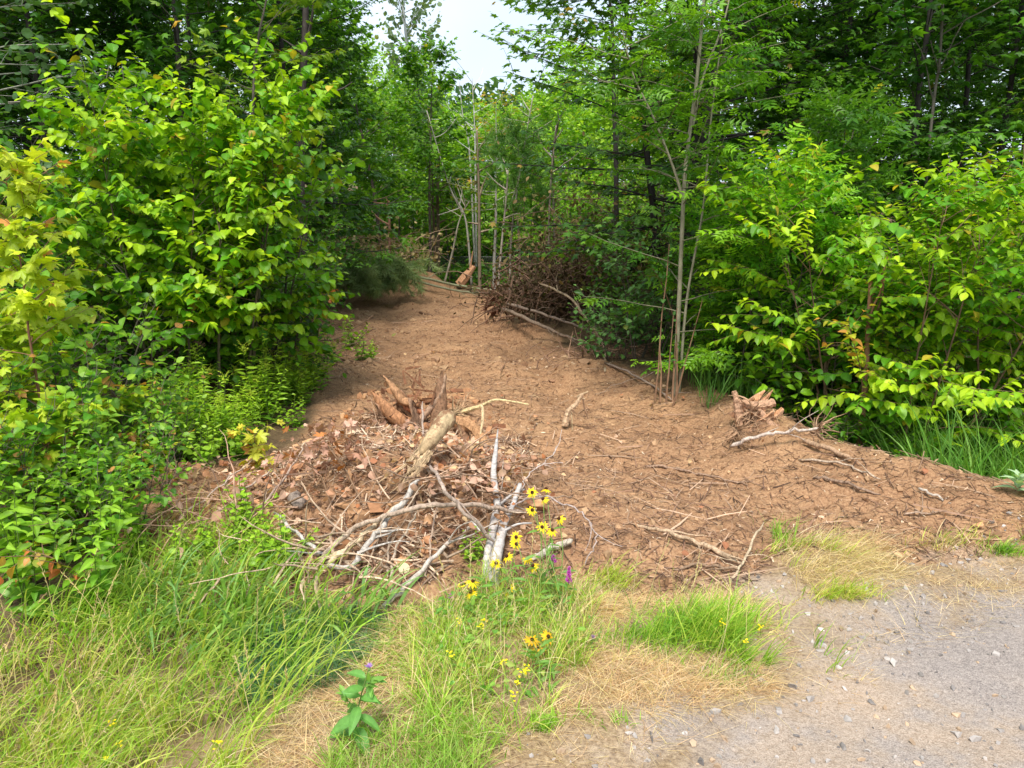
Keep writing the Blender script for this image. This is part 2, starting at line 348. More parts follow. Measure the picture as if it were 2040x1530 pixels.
class Leaves:
    def __init__(s, kind, seed=0): s.kind = kind; s.p = []; s.d = []; s.n = []; s.s = []; s.c = []; s.g = np.random.default_rng(seed)
    def put(s, p, d, n, sz, c):
        s.p.append(np.atleast_2d(p)); s.d.append(np.atleast_2d(d)); s.n.append(np.atleast_2d(n)); s.s.append(np.atleast_1d(sz)); s.c.append(np.atleast_2d(c))
    def along(s, pts, spacing, size, pal, ang=1.0, droop=.25, up=.9, jit=.35, start=.1, tip=True, outw=None, pairs=False):
        g = s.g; pts = np.asarray(pts); seg = np.linalg.norm(np.diff(pts, axis=0), axis=1); cum = np.concatenate([[0], np.cumsum(seg)]); L = cum[-1]
        m = max(2, int(L / spacing)); u = np.linspace(start, 1, m)
        if pairs: u = np.repeat(u, 2); m = len(u)
        q = np.stack([np.interp(u * L, cum, pts[:, k]) for k in range(3)], -1)
        T = np.stack([np.interp(u, np.linspace(0, 1, len(pts)), nrmz(np.gradient(pts, axis=0))[:, k]) for k in range(3)], -1); T = nrmz(T)
        S = np.cross(T, Z); S = nrmz(S + 1e-3 * g.normal(size=S.shape)) * np.where(np.arange(m) % 2, 1, -1)[:, None]
        a = (ang * (1 + .25 * g.normal(size=m)) * np.where(u > .97, .3, 1))[:, None]
        d = nrmz(T * np.cos(a) + S * np.sin(a) - Z * droop * (1 + .5 * g.normal(size=(m, 1))) + jit * .5 * g.normal(size=(m, 3)))
        nr = Z * up + jit * g.normal(size=(m, 3))
        if outw is not None: nr = nr + outw
        sz = size * (.55 + .65 * g.random(m)) * (1 - .35 * np.maximum(u - .8, 0) * 5 * (.9 if tip else 0))
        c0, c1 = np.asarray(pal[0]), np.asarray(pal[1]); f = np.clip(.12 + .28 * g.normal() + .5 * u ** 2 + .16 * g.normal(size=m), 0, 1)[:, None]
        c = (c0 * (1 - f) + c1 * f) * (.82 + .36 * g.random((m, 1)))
        if len(pal) > 2:                      # odd yellowed or reddened leaves
            k = g.random(m) < pal[3]; c[k] = np.asarray(pal[2]) * (.7 + .6 * g.random((k.sum(), 1)))
        s.put(q, d, nr, sz, c)
    def build(s, name, mat, parent, loc=None):
        V0, T0, tint = TPL[s.kind]
        p = np.vstack(s.p); d = nrmz(np.vstack(s.d)); n = np.vstack(s.n); z = np.concatenate(s.s); c = np.vstack(s.c)
        n = nrmz(n - (n * d).sum(1, keepdims=True) * d + 1e-6); b = np.cross(n, d)
        curl = (s.g.random(len(p)) * 1.4 + .3)[:, None]
        V = p[:, None, :] + z[:, None, None] * (V0[None, :, 0:1] * d[:, None] + V0[None, :, 1:2] * b[:, None] + (V0[None, :, 2:3] * curl[:, None]) * n[:, None])
        k = len(V0); T = T0[None] + (np.arange(len(p)) * k)[:, None, None]
        cc = c[:, None, :] * tint[None, :, None]
        mb = MB(); mb.add(V.reshape(-1, 3), T.reshape(-1, 3), None, cc.reshape(-1, 3))
        return mb.build(name, mat, parent, loc, smooth=False)
def arc(g, p0, d0, L, n=5, grav=0., wob=.08):
    p = [np.asarray(p0, float)]; d = nrmz(np.asarray(d0, float))
    for _ in range(n):
        d = nrmz(d + A(0, 0, grav) + wob * g.normal(size=3)); p.append(p[-1] + d * L / n)
    return np.array(p)
def rot_about(d, ang, g):
    a = g.normal(size=3); s = nrmz(np.cross(d, a)); return nrmz(d * math.cos(ang) + s * math.sin(ang))

# palettes (dark leaf, young leaf, odd leaf, share of odd leaves)
YG = ((.09, .26, .008), (.43, .60, .018), (.42, .34, .03), .025)
MID = ((.05, .165, .008), (.20, .41, .014), (.3, .3, .03), .01)
DARK = ((.030, .11, .010), (.12, .29, .016), (.2, .2, .03), .006)
BLU = ((.06, .16, .035), (.14, .29, .07), (.2, .26, .06), .01)
ASH = ((.06, .20, .012), (.22, .46, .025), (.35, .35, .03), .01)
FAR = ((.15, .36, .022), (.42, .64, .045), (.3, .3, .05), .02)
YEL = ((.14, .25, .02), (.42, .42, .03), (.5, .28, .04), .15)

def plant(name, label, cat, base, g, height, kind, size, pal, group=None, stems=1, splay=.0, r0=.03, bark=(.10, .085, .065), cb=.25, nb=24, bl=1.0,
          prof='round', elev=(.2, .9), ntw=6, twl=.35, spacing=.06, grav=.03, ang=1.0, droop=.25, up=.9, jit=.35, mat=None, lean=(0, 0), wob=.06, pairs=False,
          parts=('trunk', 'branches', 'crown'), azr=None, tips=None, leafy_branch=True, smooth=True):
    """tapered stems, side branches, twigs and single leaves; returns the thing"""
    root = thing(name, label, cat, base, group)
    tr = MB(); br = MB(); lv = Leaves(kind, int(g.integers(1e9)))
    bark = np.asarray(bark)
    for s_ in range(stems):
        az = 2 * math.pi * (s_ + .3 * g.random()) / max(stems, 1) + g.random() * .5
        hh = height * (1 if s_ == 0 else .7 + .3 * g.random()); sp_ = splay * (.5 + .7 * g.random()) if stems > 1 else 0
        d0 = A(math.cos(az) * sp_ + lean[0], math.sin(az) * sp_ + lean[1], 1)
        st = arc(g, A(math.cos(az), math.sin(az), 0) * (.04 * stems * (stems > 1)), d0, hh * (1 + .15 * sp_), 12, .02, wob * .5)
        rr = r0 * (1 if s_ == 0 else .75)
        tr.tube(np.vstack([st[0] - A(0, 0, .06), st]), (rr * 1.3,) + tuple(np.linspace(rr, rr * .12, 12)), bark, 7, False, .12)
        for i in range(nb):
            f = cb + (1 - cb) * ((i + g.random()) / nb) ** .9
            q = (f * 12); k = min(int(q), 11); p = st[k] + (st[k + 1] - st[k]) * (q - k)
            u = (f - cb) / (1 - cb)
            ln = bl * {'round': math.sqrt(max(1 - (1.5 * u - .55) ** 2, .06)), 'cone': 1.05 - .85 * u, 'vase': .45 + .75 * u * (1.25 - u * .8), 'flat': .95 - .25 * u}[prof] * (.65 + .55 * g.random())
            a = g.random() * 2 * math.pi if azr is None else g.uniform(*azr)
            e = elev[0] + (elev[1] - elev[0]) * u + .15 * g.normal()
            bd = A(math.cos(a) * math.cos(e), math.sin(a) * math.cos(e), math.sin(e))
            bp = arc(g, p, bd, ln, 6, grav, wob)
            rb = max(rr * .19 * (1 - .7 * f) * (.5 + ln / bl), .0035)
            br.tube(bp, (rb, rb * .25), bark * 1.05, 4, False)
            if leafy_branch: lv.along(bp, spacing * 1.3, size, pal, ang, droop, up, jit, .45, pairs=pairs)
            for j in range(ntw):
                v = .2 + .8 * (j + g.random()) / ntw; q2 = v * 6; k2 = min(int(q2), 5); pp = bp[k2] + (bp[k2 + 1] - bp[k2]) * (q2 - k2)
                td = nrmz(bp[k2 + 1] - bp[k2]); side = nrmz(np.cross(td, Z)) * (1 if j % 2 else -1)
                tdir = nrmz(td * .75 + side * .75 + A(0, 0, .12) + .3 * g.normal(size=3))
                tp = arc(g, pp, tdir, twl * (.6 + .7 * g.random()) * (1.1 - .5 * v), 3, grav, wob)
                br.tube(tp, (max(rb * .4, .0022), .0012), bark * 1.1, 3, False)
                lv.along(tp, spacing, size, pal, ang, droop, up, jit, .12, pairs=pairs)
        lv.along(st[-3:], spacing, size * .9, pal, ang, droop, up, jit, .2)
    tr.build(parts[0], M_bark, root, smooth=smooth)
    if br.n: br.build(parts[1], M_bark, root)
    lv.build(parts[2], mat or M_leaf, root)
    return root
def at(px, py): g_ = G(px, py); return g_
def XY(x, y, dz=-.02): return (x, y, Hs(x, y) + dz)
#@@TREES
# ------------------------------------------------------------------ the woods: a few trees grown once, then copied
g = np.random.default_rng(21)
def pxx(px, y): return (px - 1020) / FPX * y * 1.02
protoA = plant('maple_tree', 'dark maple behind the bright hazel bush, left of the track mouth', 'tree', XY(pxx(400, 10.2), 10.2), g, 8.5, 'maple_lo', .155, DARK, 'tall trees left of the track',
               r0=.055, bark=(.045, .04, .034), cb=.08, nb=76, bl=2.1, prof='flat', elev=(.05, .8), ntw=9, twl=.65, spacing=.075, grav=.0, droop=.3, up=1)
protoB = plant('oak_tree', 'dark green oak leaning over the left edge of the track', 'tree', XY(pxx(600, 12.3), 12.3), g, 9.5, 'comp5', .25, DARK, 'tall trees left of the track',
               r0=.06, bark=(.045, .04, .034), cb=.1, nb=74, bl=1.8, prof='flat', elev=(-.05, .9), ntw=9, twl=.65, spacing=.08, grav=.02, droop=.3, up=.9)
protoC = plant('maple_tree', 'mid green broadleaf tree closing the far end of the track', 'tree', XY(pxx(1110, 21), 21), g, 5.2, 'diamond', .15, FAR, 'trees at the far end of the track',
               r0=.06, bark=(.16, .14, .12), cb=.22, nb=44, bl=1.7, prof='round', elev=(.1, 1.0), ntw=9, twl=.6, spacing=.08, grav=.02, droop=.25, up=.7, jit=.6)
protoD = plant('maple_tree', 'mid green slim tree at the far end of the track', 'tree', XY(pxx(860, 20), 20), g, 5.6, 'maple_lo', .15, MID, 'trees at the far end of the track',
               r0=.055, bark=(.16, .13, .11), cb=.3, nb=34, bl=1.5, prof='round', elev=(.1, .9), ntw=9, twl=.55, spacing=.09, grav=.0, droop=.3, up=.8, jit=.45)
LT = 'tall trees left of the track'
left_trees = [(protoA, 240, 10.8, .9, 'dark maple filling in behind the hazel bush, left half'), (protoB, 560, 19, 1.3, 'tall oak deepest in the left wood'), (protoA, 60, 18, 1.3, 'tall maple deepest behind the aspen'), (protoB, -60, 11.5, 1.0, 'dark oak behind the maple at the left border'),
    (protoA, 150, 9.6, .95, 'dark maple behind the yellow-green sapling at the far left'), (protoB, 20, 11.5, 1.0, 'dark oak rising at the left border behind the grey-leaved aspen'),
    (protoA, 655, 19.5, 1.05, 'dark maple left of the pale poplar at the sky gap'), (protoB, 280, 12.5, 1.05, 'dark oak between the two left maples'), (protoA, 560, 14.5, 1.1, 'second dark maple left of the sky gap'),
    (protoB, 440, 16, 1.1, 'deep shaded oak behind the maple above the hazel bush'), (protoA, -140, 9.5, 1.0, 'dark maple at the left border'), (protoB, 120, 15, 1.1, 'deep shaded oak far back on the left'),
    (protoA, -100, 14, 1.1, 'deep shaded maple at the left border'), (protoA, 330, 20, 1.3, 'tall maple deepest in the left wood')]
for i, (pr, px, y, sc, lab) in enumerate(left_trees): dup(pr, XY(pxx(px, y), y), g.random() * 6.3, sc, lab, LT)
RT = 'tall trees right of the track'
right_trees = [(protoA, 1560, 11.8, .95, 'dark maple right behind the black-trunked maple'), (protoB, 1760, 18, 1.3, 'tall oak deepest behind the elm bush'), (protoB, 1930, 10.4, .9, 'dark oak filling in behind the elm at the right'), (protoA, 2000, 17, 1.3, 'tall maple deepest near the right border'),
    (protoB, 1620, 10.5, .95, 'dark tree behind the light green ash sapling'), (protoA, 1790, 9.5, .95, 'dark maple behind the big yellow-green elm bush'), (protoA, 1980, 11.5, 1.05, 'dark maple near the right border behind the bright tree'),
    (protoB, 1500, 13.5, 1.0, 'dark tree right of the multi-stemmed maple'), (protoA, 1680, 14.5, 1.1, 'deep shaded maple in the right wood'), (protoB, 1870, 14, 1.1, 'deep shaded tree near the right border'),
    (protoA, 2160, 9.5, .95, 'dark maple at the right border'), (protoB, 2200, 13, 1.1, 'deep shaded tree at the right border'), (protoA, 1400, 18, .95, 'maple deep behind the multi-stemmed maple'), (protoB, 1600, 20, 1.25, 'tall tree deepest in the right wood')]
for i, (pr, px, y, sc, lab) in enumerate(right_trees): dup(pr, XY(pxx(px, y), y), g.random() * 6.3, sc, lab, RT)
FT = 'trees at the far end of the track'
far_trees = [(protoC, 1010, 24, .85), (protoD, 770, 19.5, 1.05), (protoC, 1200, 19, .95), (protoC, 1290, 23, 1.15), (protoC, 1160, 25, 1.0), (protoC, 1080, 28, 1.0), (protoC, 920, 29, .9), (protoD, 975, 27, .72),
    (protoC, 850, 28, 1.15), (protoC, 790, 25, 1.1), (protoD, 700, 23, 1.2), (protoC, 1220, 30, 1.3), (protoC, 1340, 28, 1.4), (protoC, 660, 29, 1.6), (protoD, 900, 23, .7), (protoD, 940, 33, .85), (protoC, 1000, 35, .95), (protoC, 880, 36, 1.05),
    (protoC, 560, 26, 1.6), (protoC, 1450, 26, 1.6), (protoC, 1150, 37, 1.5), (protoC, 760, 36, 1.5), (protoC, 1300, 38, 1.8), (protoC, 600, 38, 1.9)]
side = ['left', 'middle', 'right']
so = sorted(range(len(far_trees)), key=lambda i: far_trees[i][1])
ordn = ['leftmost', 'second from the left', 'third from the left', 'fourth from the left', 'fifth from the left', 'sixth from the left', 'seventh from the left', 'eighth from the left', 'ninth from the left', 'tenth from the left', 'eleventh from the left', 'twelfth from the left',
        'twelfth from the right', 'eleventh from the right', 'tenth from the right', 'ninth from the right', 'eighth from the right', 'seventh from the right', 'sixth from the right', 'fifth from the right', 'fourth from the right', 'third from the right', 'second from the right', 'rightmost']
for k, i in enumerate(so):
    pr, px, y, sc = far_trees[i]; dup(pr, XY(pxx(px, y), y), g.random() * 6.3, sc, 'green tree of the far thicket behind the track, ' + ordn[k], 'trees of the far thicket')
protoE = plant('young_tree', 'bushy bright green young tree closing the thicket behind the wire fence', 'tree', XY(pxx(905, 23.2), 23.2), g, 4.0, 'diamond', .17, FAR, 'bushy young trees behind the wire fence', r0=.035, bark=(.2, .17, .13), cb=.1, nb=46, bl=1.5, prof='flat', elev=(.1, 1.0), ntw=9, twl=.55, spacing=.07, grav=.0, droop=.25, up=.7, jit=.5)
for px, y, sc, lab in [(1040, 24, 1.0, 'bushy young tree behind the bright pine'), (990, 26, 1.15, 'bushy young tree behind the yellow birch'), (800, 23.5, 1.1, 'bushy young tree behind the earth mound'), (730, 24, 1.2, 'bushy young tree left of the earth mound'), (1130, 23, 1.05, 'bushy young tree behind the brush pile'), (1210, 24, 1.2, 'bushy young tree right of the brush pile'), (860, 26, 1.2, 'bushy young tree behind the dark slender tree'), (1080, 27, 1.25, 'bushy young tree rearmost in the middle'), (940, 25, 1.0, 'bushy young tree behind the kinked grey trunk'), (1290, 25, 1.4, 'bushy young tree seen behind the black trunks'), (650, 26, 1.5, 'bushy young tree deep left of the far mound')]:
    dup(protoE, XY(pxx(px, y), y), g.random() * 6.3, sc, lab, 'bushy young trees behind the wire fence')
# far-off wood behind everything
fw = Leaves('diamond', 5)
gg = np.random.default_rng(9)
nf = 26000; xx = gg.uniform(-70, 70, nf); yy = gg.uniform(44, 62, nf); top = 7.0 + 6 * sstep(8, 18, abs(xx)) + 2.5 * fbm(xx * .25, yy * 0.1, 4, 77); ztop = top * gg.random(nf) ** .55
ce = np.sin(xx * .9 + yy) * .5
cw = np.where(gg.random((nf, 1)) < .5, [[.05, .12, .03]], [[.08, .17, .04]]) * (.7 + .6 * gg.random((nf, 1)))
fw.put(np.stack([xx, yy, H(xx, yy) + ztop + ce], -1), nrmz(gg.normal(size=(nf, 3)) + A(0, 0, -.3)), gg.normal(size=(nf, 3)) + A(0, -.4, .6), .45 + .4 * gg.random(nf), cw)
tag(fw.build('distant_wood', M_dull, None), 'distant green wood on the skyline beyond the clearing', 'wood', kind='stuff')

# the multi-stemmed dark maple right of the track
big = plant('maple_tree', 'tall dark maple with several black trunks overhanging the sky gap', 'tree', XY(pxx(1335, 10), 10), g, 7.6, 'maple_lo', .125, ((.03, .10, .012), (.12, .27, .018), (.35, .25, .05), .008), 'tall trees right of the track',
            stems=3, splay=.12, r0=.09, bark=(.035, .03, .026), cb=.22, nb=50, bl=2.5, prof='flat', elev=(-.15, .55), ntw=9, twl=.6, spacing=.095, grav=.01, droop=.25, up=1.1, jit=.3)
plant('maple_tree', 'airy maple whose high crown borders the sky gap on the right', 'tree', XY(pxx(1225, 13.5), 13.5), g, 8.6, 'maple_lo', .14, ((.04, .13, .012), (.15, .32, .02), (.4, .3, .05), .02), 'tall trees right of the track', r0=.06, bark=(.05, .045, .04), cb=.5, nb=46, bl=2.2, prof='flat', elev=(-.1, .6), ntw=9, twl=.6, spacing=.09, grav=.01, droop=.25, up=1.1, jit=.3)
# light-barked slender ash with a pale leaning trunk
b = G(1345, 792); y0 = b[1]
root = thing('ash_tree', 'slender ash with a pale leaning trunk beside the dark maple', 'tree', b); tr = MB(); br = MB(); lv = Leaves('comp', 77); g2 = np.random.default_rng(4)
def loc_(p): return np.asarray(p) - b
def catmull(pts, n=8):
    pts = np.asarray(pts, float); e = np.vstack([2 * pts[0] - pts[1], pts, 2 * pts[-1] - pts[-2]]); out = []
    for i in range(len(pts) - 1):
        p0, p1, p2, p3 = e[i:i + 4]
        for t_ in np.linspace(0, 1, n, endpoint=False): out.append(.5 * (2 * p1 + (p2 - p0) * t_ + (2 * p0 - 5 * p1 + 4 * p2 - p3) * t_ ** 2 + (3 * p1 - p0 - 3 * p2 + p3) * t_ ** 3))
    return np.array(out + [pts[-1]])
for ppx, r in [([(1343, 795), (1352, 620), (1358, 480), (1366, 330), (1388, 160), (1402, 0), (1415, -150), (1425, -300)], .024), ([(1362, 400), (1340, 330), (1300, 230), (1262, 150), (1240, 60)], .014), ([(1352, 800), (1368, 600), (1400, 420), (1415, 250), (1440, 60)], .015),
               ([(1380, 250), (1402, 150), (1440, 50), (1465, -60)], .014)]:
    tp_ = catmull([loc_(P(a_, c_, y0 + .05)) for a_, c_ in ppx]); tr.tube(tp_, (r, r * .35), (.27, .25, .17), 8, False, .1)
    for f in np.linspace(.12, 1, 22):
        p = tp_[int(f * (len(tp_) - 1))]; a = g2.random() * 6.3
        bp = arc(g2, p, A(math.cos(a), math.sin(a), .35), .5 + .5 * g2.random(), 5, -.03, .1); br.tube(bp, (.006, .002), (.2, .19, .12), 4, False)
        lv.along(bp, .1, .2, MID, 1.0, .3, .9, .35, .3, pairs=True)
tr.build('trunk', M_bark, root, smooth=True); br.build('branches', M_bark, root); lv.build('crown', M_leaf, root)
# clump of thin bare stems round its foot
root = thing('sucker_clump', 'clump of thin reddish bare stems at the foot of the pale ash trunk', 'shrub', b + A(-.1, -.1, 0)); tr = MB(); lv = Leaves('ovate_lo', 3)
for i in range(6):
    p0 = A(g2.normal() * .06, g2.normal() * .05, -.03); sp_ = arc(g2, p0, A(g2.normal() * .1, g2.normal() * .1, 1), .5 + 1.0 * g2.random(), 9, .01, .04)
    tr.tube(sp_, (.009 + .008 * g2.random(), .003), (.26, .15, .09), 5, False); lv.along(sp_, .16, .07, BLU, 1, .2, .9, .4, .45)
tr.build('stems', M_bark, root); lv.build('leaves', M_leaf, root)

# ------------------------------------------------------------------ the bright bushes in front
def bush(name, label, px, py, y, h, kind, size, pal, **k):
    z = Hs(pxx(px, y), y); return plant(name, label, 'shrub', (pxx(px, y), y, z - .02), g, h, kind, size, pal, **k)
bush('hazel_bush', 'large bright yellow-green hazel bush with big pointed leaves left of the track', 410, 0, 6.5, 2.6, 'broad', .092, YG, stems=9, splay=.2, r0=.02, cb=.24, nb=16, bl=.72, prof='flat', elev=(.3, 1.15), ntw=5, twl=.5,
     spacing=.032, grav=-.03, ang=1.05, droop=.55, up=.75, jit=.18, bark=(.12, .10, .06))
bush('hazel_bush', 'darker green hazel behind the track-side edge of the bright bush', 500, 0, 7.1, 1.8, 'broad', .1, MID, stems=5, splay=.4, r0=.02, cb=.1, nb=16, bl=.75, prof='flat', elev=(.1, 1.0), ntw=5, twl=.4, spacing=.07, grav=-.02, droop=.4, up=.8)
bush('hazel_bush', 'green hazel low in front between the sapling and the goldenrods', 130, 0, 5.4, 1.15, 'broad', .095, MID, stems=5, splay=.4, r0=.016, cb=.1, nb=13, bl=.6, prof='flat', elev=(.1, 1.0), ntw=4, twl=.35, spacing=.07, grav=-.02, droop=.4, up=.8)
bush('hazel_bush', 'green bush behind the yellow-green maple sapling', 90, 0, 6.4, 2.3, 'ovate', .11, MID, stems=5, splay=.35, r0=.02, cb=.1, nb=18, bl=.8, prof='flat', elev=(.1, 1.0), ntw=5, twl=.4, spacing=.065, grav=-.02, droop=.4, up=.8)
bush('maple_sapling', 'yellow-green maple sapling with a thin red stem at the left border', 80, 0, 4.2, 2.15, 'maple', .105, ((.30, .42, .02), (.60, .68, .04), (.55, .25, .08), .03), r0=.013, bark=(.2, .1, .06), cb=.12, nb=26, bl=.62, prof='cone', elev=(-.1, .9), ntw=4, twl=.24,
     spacing=.075, grav=-.02, ang=.9, droop=.55, up=.7, jit=.35, pairs=True)
bush('maple_sapling', 'small yellow-green maple sapling left of the tall one', -10, 0, 4.3, 1.5, 'maple', .115, ((.28, .42, .02), (.55, .64, .04), (.5, .25, .06), .03), r0=.01, bark=(.2, .1, .06), cb=.12, nb=18, bl=.45, prof='cone', elev=(-.1, .9), ntw=3, twl=.2, spacing=.08, grav=-.02, ang=.9, droop=.55, up=.7, pairs=True)
bush('maple_sapling', 'low yellow-green maple sapling under the tall one, left of the reddened twig', 45, 0, 3.95, .85, 'maple', .1, ((.28, .42, .02), (.56, .64, .04), (.55, .25, .07), .06), r0=.009, bark=(.2, .1, .06), cb=.1, nb=14, bl=.4, prof='flat', elev=(-.1, .8), ntw=3, twl=.18, spacing=.07, grav=-.02, ang=.9, droop=.5, up=.7, pairs=True)
bush('maple_sapling', 'low yellow-green maple sapling right of the reddened twig', 175, 0, 4.3, .75, 'maple', .095, ((.30, .44, .02), (.60, .66, .04), (.55, .25, .07), .06), r0=.008, bark=(.2, .1, .06), cb=.1, nb=12, bl=.38, prof='flat', elev=(-.1, .8), ntw=3, twl=.18, spacing=.07, grav=-.02, ang=.9, droop=.5, up=.7, pairs=True)
bush('aspen_tree', 'grey-green aspen with round leaves and bare twigs in the top left corner', 20, 0, 7.3, 4.6, 'round', .075, ((.06, .14, .04), (.13, .23, .08), (.3, .3, .1), .01), r0=.05, bark=(.25, .25, .2), cb=.35, nb=42, bl=1.4, prof='round', elev=(-.1, .8), ntw=7, twl=.4, spacing=.06, grav=.0, droop=.35, up=.5, jit=.7)
bush('maple_tree', 'yellow-green young maple reaching above the hazel bush', 500, 0, 8.2, 4.5, 'maple', .12, ((.10, .21, .015), (.26, .38, .02), (.5, .3, .05), .02), r0=.035, cb=.45, nb=24, bl=1.1, prof='flat', elev=(.0, .9), ntw=6, twl=.4, spacing=.09, grav=.0, droop=.35, up=.8)
bush('ash_sapling', 'light green ash sapling behind the right-hand stump', 1490, 0, 7.0, 2.3, 'comp', .23, ((.08, .26, .012), (.30, .56, .03), (.35, .35, .03), .01), stems=5, splay=.2, r0=.02, cb=.2, nb=18, bl=.6, prof='flat', elev=(.2, 1.1), ntw=4, twl=.3, spacing=.085, grav=-.01, ang=.9, droop=.3, up=.9, pairs=True)
bush('ash_sapling', 'taller ash sapling standing between the ash and the elm bush', 1600, 0, 8.0, 3.35, 'comp', .26, ((.05, .15, .014), (.14, .3, .02), (.4, .4, .03), .02), stems=3, splay=.15, r0=.025, cb=.3, nb=20, bl=.75, prof='round', elev=(.1, 1.0), ntw=5, twl=.35, spacing=.09, grav=-.01, ang=.9, droop=.35, up=.9, pairs=True)
bush('elm_bush', 'big yellow-green elm bush with long arching leafy shoots on the right', 1790, 0, 6.1, 2.4, 'ovate', .092, YG, stems=10, splay=.34, r0=.018, bark=(.16, .10, .06), cb=.2, nb=13, bl=.85, prof='flat', elev=(.2, 1.05), ntw=5, twl=.5, spacing=.034, grav=-.04, ang=1.1, droop=.4, up=.9, jit=.16)
bush('elm_bush', 'yellow-green elm bush against the right border', 2030, 0, 6.0, 2.55, 'ovate', .092, YG, stems=9, splay=.34, r0=.018, bark=(.16, .10, .06), cb=.15, nb=13, bl=.8, prof='flat', elev=(.2, 1.05), ntw=5, twl=.5, spacing=.034, grav=-.04, ang=1.1, droop=.4, up=.9, jit=.16)
bush('elm_bush', 'mid green elm bush filling in low between ash and elm', 1620, 0, 6.5, 1.65, 'ovate', .105, MID, stems=6, splay=.35, r0=.016, cb=.15, nb=14, bl=.6, prof='flat', elev=(.1, 1.0), ntw=5, twl=.35, spacing=.06, grav=-.02, ang=.95, droop=.4, up=.85, jit=.3)
bush('maple_tree', 'bright yellow-green maple in the top right corner', 2030, 0, 8.6, 4.9, 'maple', .13, ((.12, .25, .015), (.3, .42, .02), (.5, .3, .05), .01), r0=.05, cb=.3, nb=34, bl=1.15, prof='flat', elev=(.0, .9), ntw=6, twl=.4, spacing=.09, grav=.0, droop=.35, up=.8)
bush('dogwood_bush', 'bluish green dogwood at the left side of the pale ash trunk', 1285, 0, 8.2, 1.5, 'ovate_lo', .085, BLU, stems=4, splay=.3, r0=.012, cb=.2, nb=9, bl=.45, prof='flat', elev=(.3, 1.1), ntw=4, twl=.3, spacing=.06, droop=.3)
bush('dogwood_bush', 'low bluish dogwood beside the brush pile', 1245, 0, 8.8, .8, 'ovate_lo', .085, BLU, stems=5, splay=.4, r0=.012, cb=.1, nb=10, bl=.45, prof='flat', elev=(.2, 1.0), ntw=4, twl=.28, spacing=.06, droop=.3)
# shrubs of the understory grown once, copied along both edges
pu1 = bush('understory_shrub', 'dark green leafy shrub under the elm bush, next to its red-brown stem', 1690, 0, 6.1, .8, 'ovate', .075, MID, group='shrubs under the roadside bushes', stems=6, splay=.5, r0=.009, cb=.15, nb=9, bl=.36, prof='flat', elev=(.1, .9), ntw=3, twl=.22, spacing=.05, droop=.35, up=.9)
pu2 = bush('understory_shrub', 'shrub with small oval leaves at the left border under the maple sapling', 150, 0, 4.6, .95, 'ovate', .08, ((.07, .21, .014), (.26, .44, .03), (.4, .2, .05), .03), group='shrubs under the roadside bushes', stems=6, splay=.4, r0=.009, cb=.12, nb=10, bl=.4, prof='flat', elev=(.1, .9), ntw=3, twl=.24, spacing=.05, droop=.35, up=.9)
pu3 = bush('understory_shrub', 'dark shrub at the left edge of the track opposite the brush pile', 560, 0, 9.2, 1.0, 'ovate_lo', .085, DARK, group='shrubs under the roadside bushes', stems=6, splay=.45, r0=.01, cb=.12, nb=11, bl=.5, prof='flat', elev=(.1, .9), ntw=4, twl=.28, spacing=.06, droop=.35, up=.9)
US = 'shrubs under the roadside bushes'
for pr, px, y, sc, lab in [(pu1, 1800, 6.2, 1.1, 'dark green shrub under the middle of the elm bush'), (pu1, 1930, 5.9, 1.0, 'dark shrub behind the tall green grass at the right'), (pu1, 1560, 7.3, 1.1, 'dark shrub behind the right-hand stump'),
        (pu3, 1450, 8.2, .9, 'dark low shrub right of the reddish bare stems'), (pu3, 1640, 7.2, 1.1, 'dark shrub between ash sapling and elm bush'), (pu1, 2060, 6.2, 1.2, 'shrub at the right border under the elm'), (pu3, 1400, 9.5, 1.1, 'dark shrub behind the pale ash trunk'),
        (pu3, 1260, 10.2, 1.1, 'dark shrub behind the dogwood'), (pu3, 1520, 9.5, 1.4, 'dark shrub deep behind the ash sapling'), (pu3, 1750, 8.2, 1.5, 'dark shrub deep behind the elm bush'), (pu3, 1950, 8.0, 1.5, 'dark shrub deep behind the right border'),
        (pu1, 1745, 5.35, .7, 'small green shrub at the edge of the dirt bank right of the stump'),
        (pu2, 30, 4.2, 1.05, 'green shrub in the left border thicket'), (pu2, -60, 3.9, .95, 'green shrub at the very left border'), (pu2, 90, 3.9, .75, 'low green shrub under the tall sapling'), (pu2, 210, 4.5, .7, 'low green shrub left of the bare soil hollow'),
        (pu3, 350, 6.6, 1.0, 'dark shrub behind the goldenrods'), (pu3, 520, 7.4, 1.0, 'dark shrub under the track side of the hazel'), (pu3, 200, 7.2, 1.2, 'dark shrub behind the low hazel'), (pu3, 570, 11.5, 1.3, 'dark shrub at the bend of the left track edge'), (pu3, 515, 8.4, 1.1, 'dark shrub under the hazel at the track edge'),
        (pu3, 590, 15, 1.5, 'dark shrub left of the pine boughs'), (pu3, 690, 21.5, 1.8, 'dark shrub behind the pine boughs'), (pu3, 40, 8, 1.6, 'dark shrub far left under the aspen'), (pu3, 430, 9.5, 1.6, 'dark shrub deep behind the hazel bush'), (pu3, 250, 9.5, 1.7, 'dark shrub deep behind the bright hazel, left side'),
        (pu3, 1000, 24, 1.1, 'low green shrub behind the thin far trunks'), (pu3, 1100, 22, 1.3, 'low green shrub behind the brush pile'), (pu3, 880, 25, 1.3, 'low green shrub behind the fallen poles'), (pu3, 1180, 18, 1.4, 'green shrub right behind the brush pile'), (pu3, 800, 26, 1.5, 'low shrub behind the earth mound')]:
    dup(pr, XY(pxx(px, y), y), g.random() * 6.3, sc, lab, US)
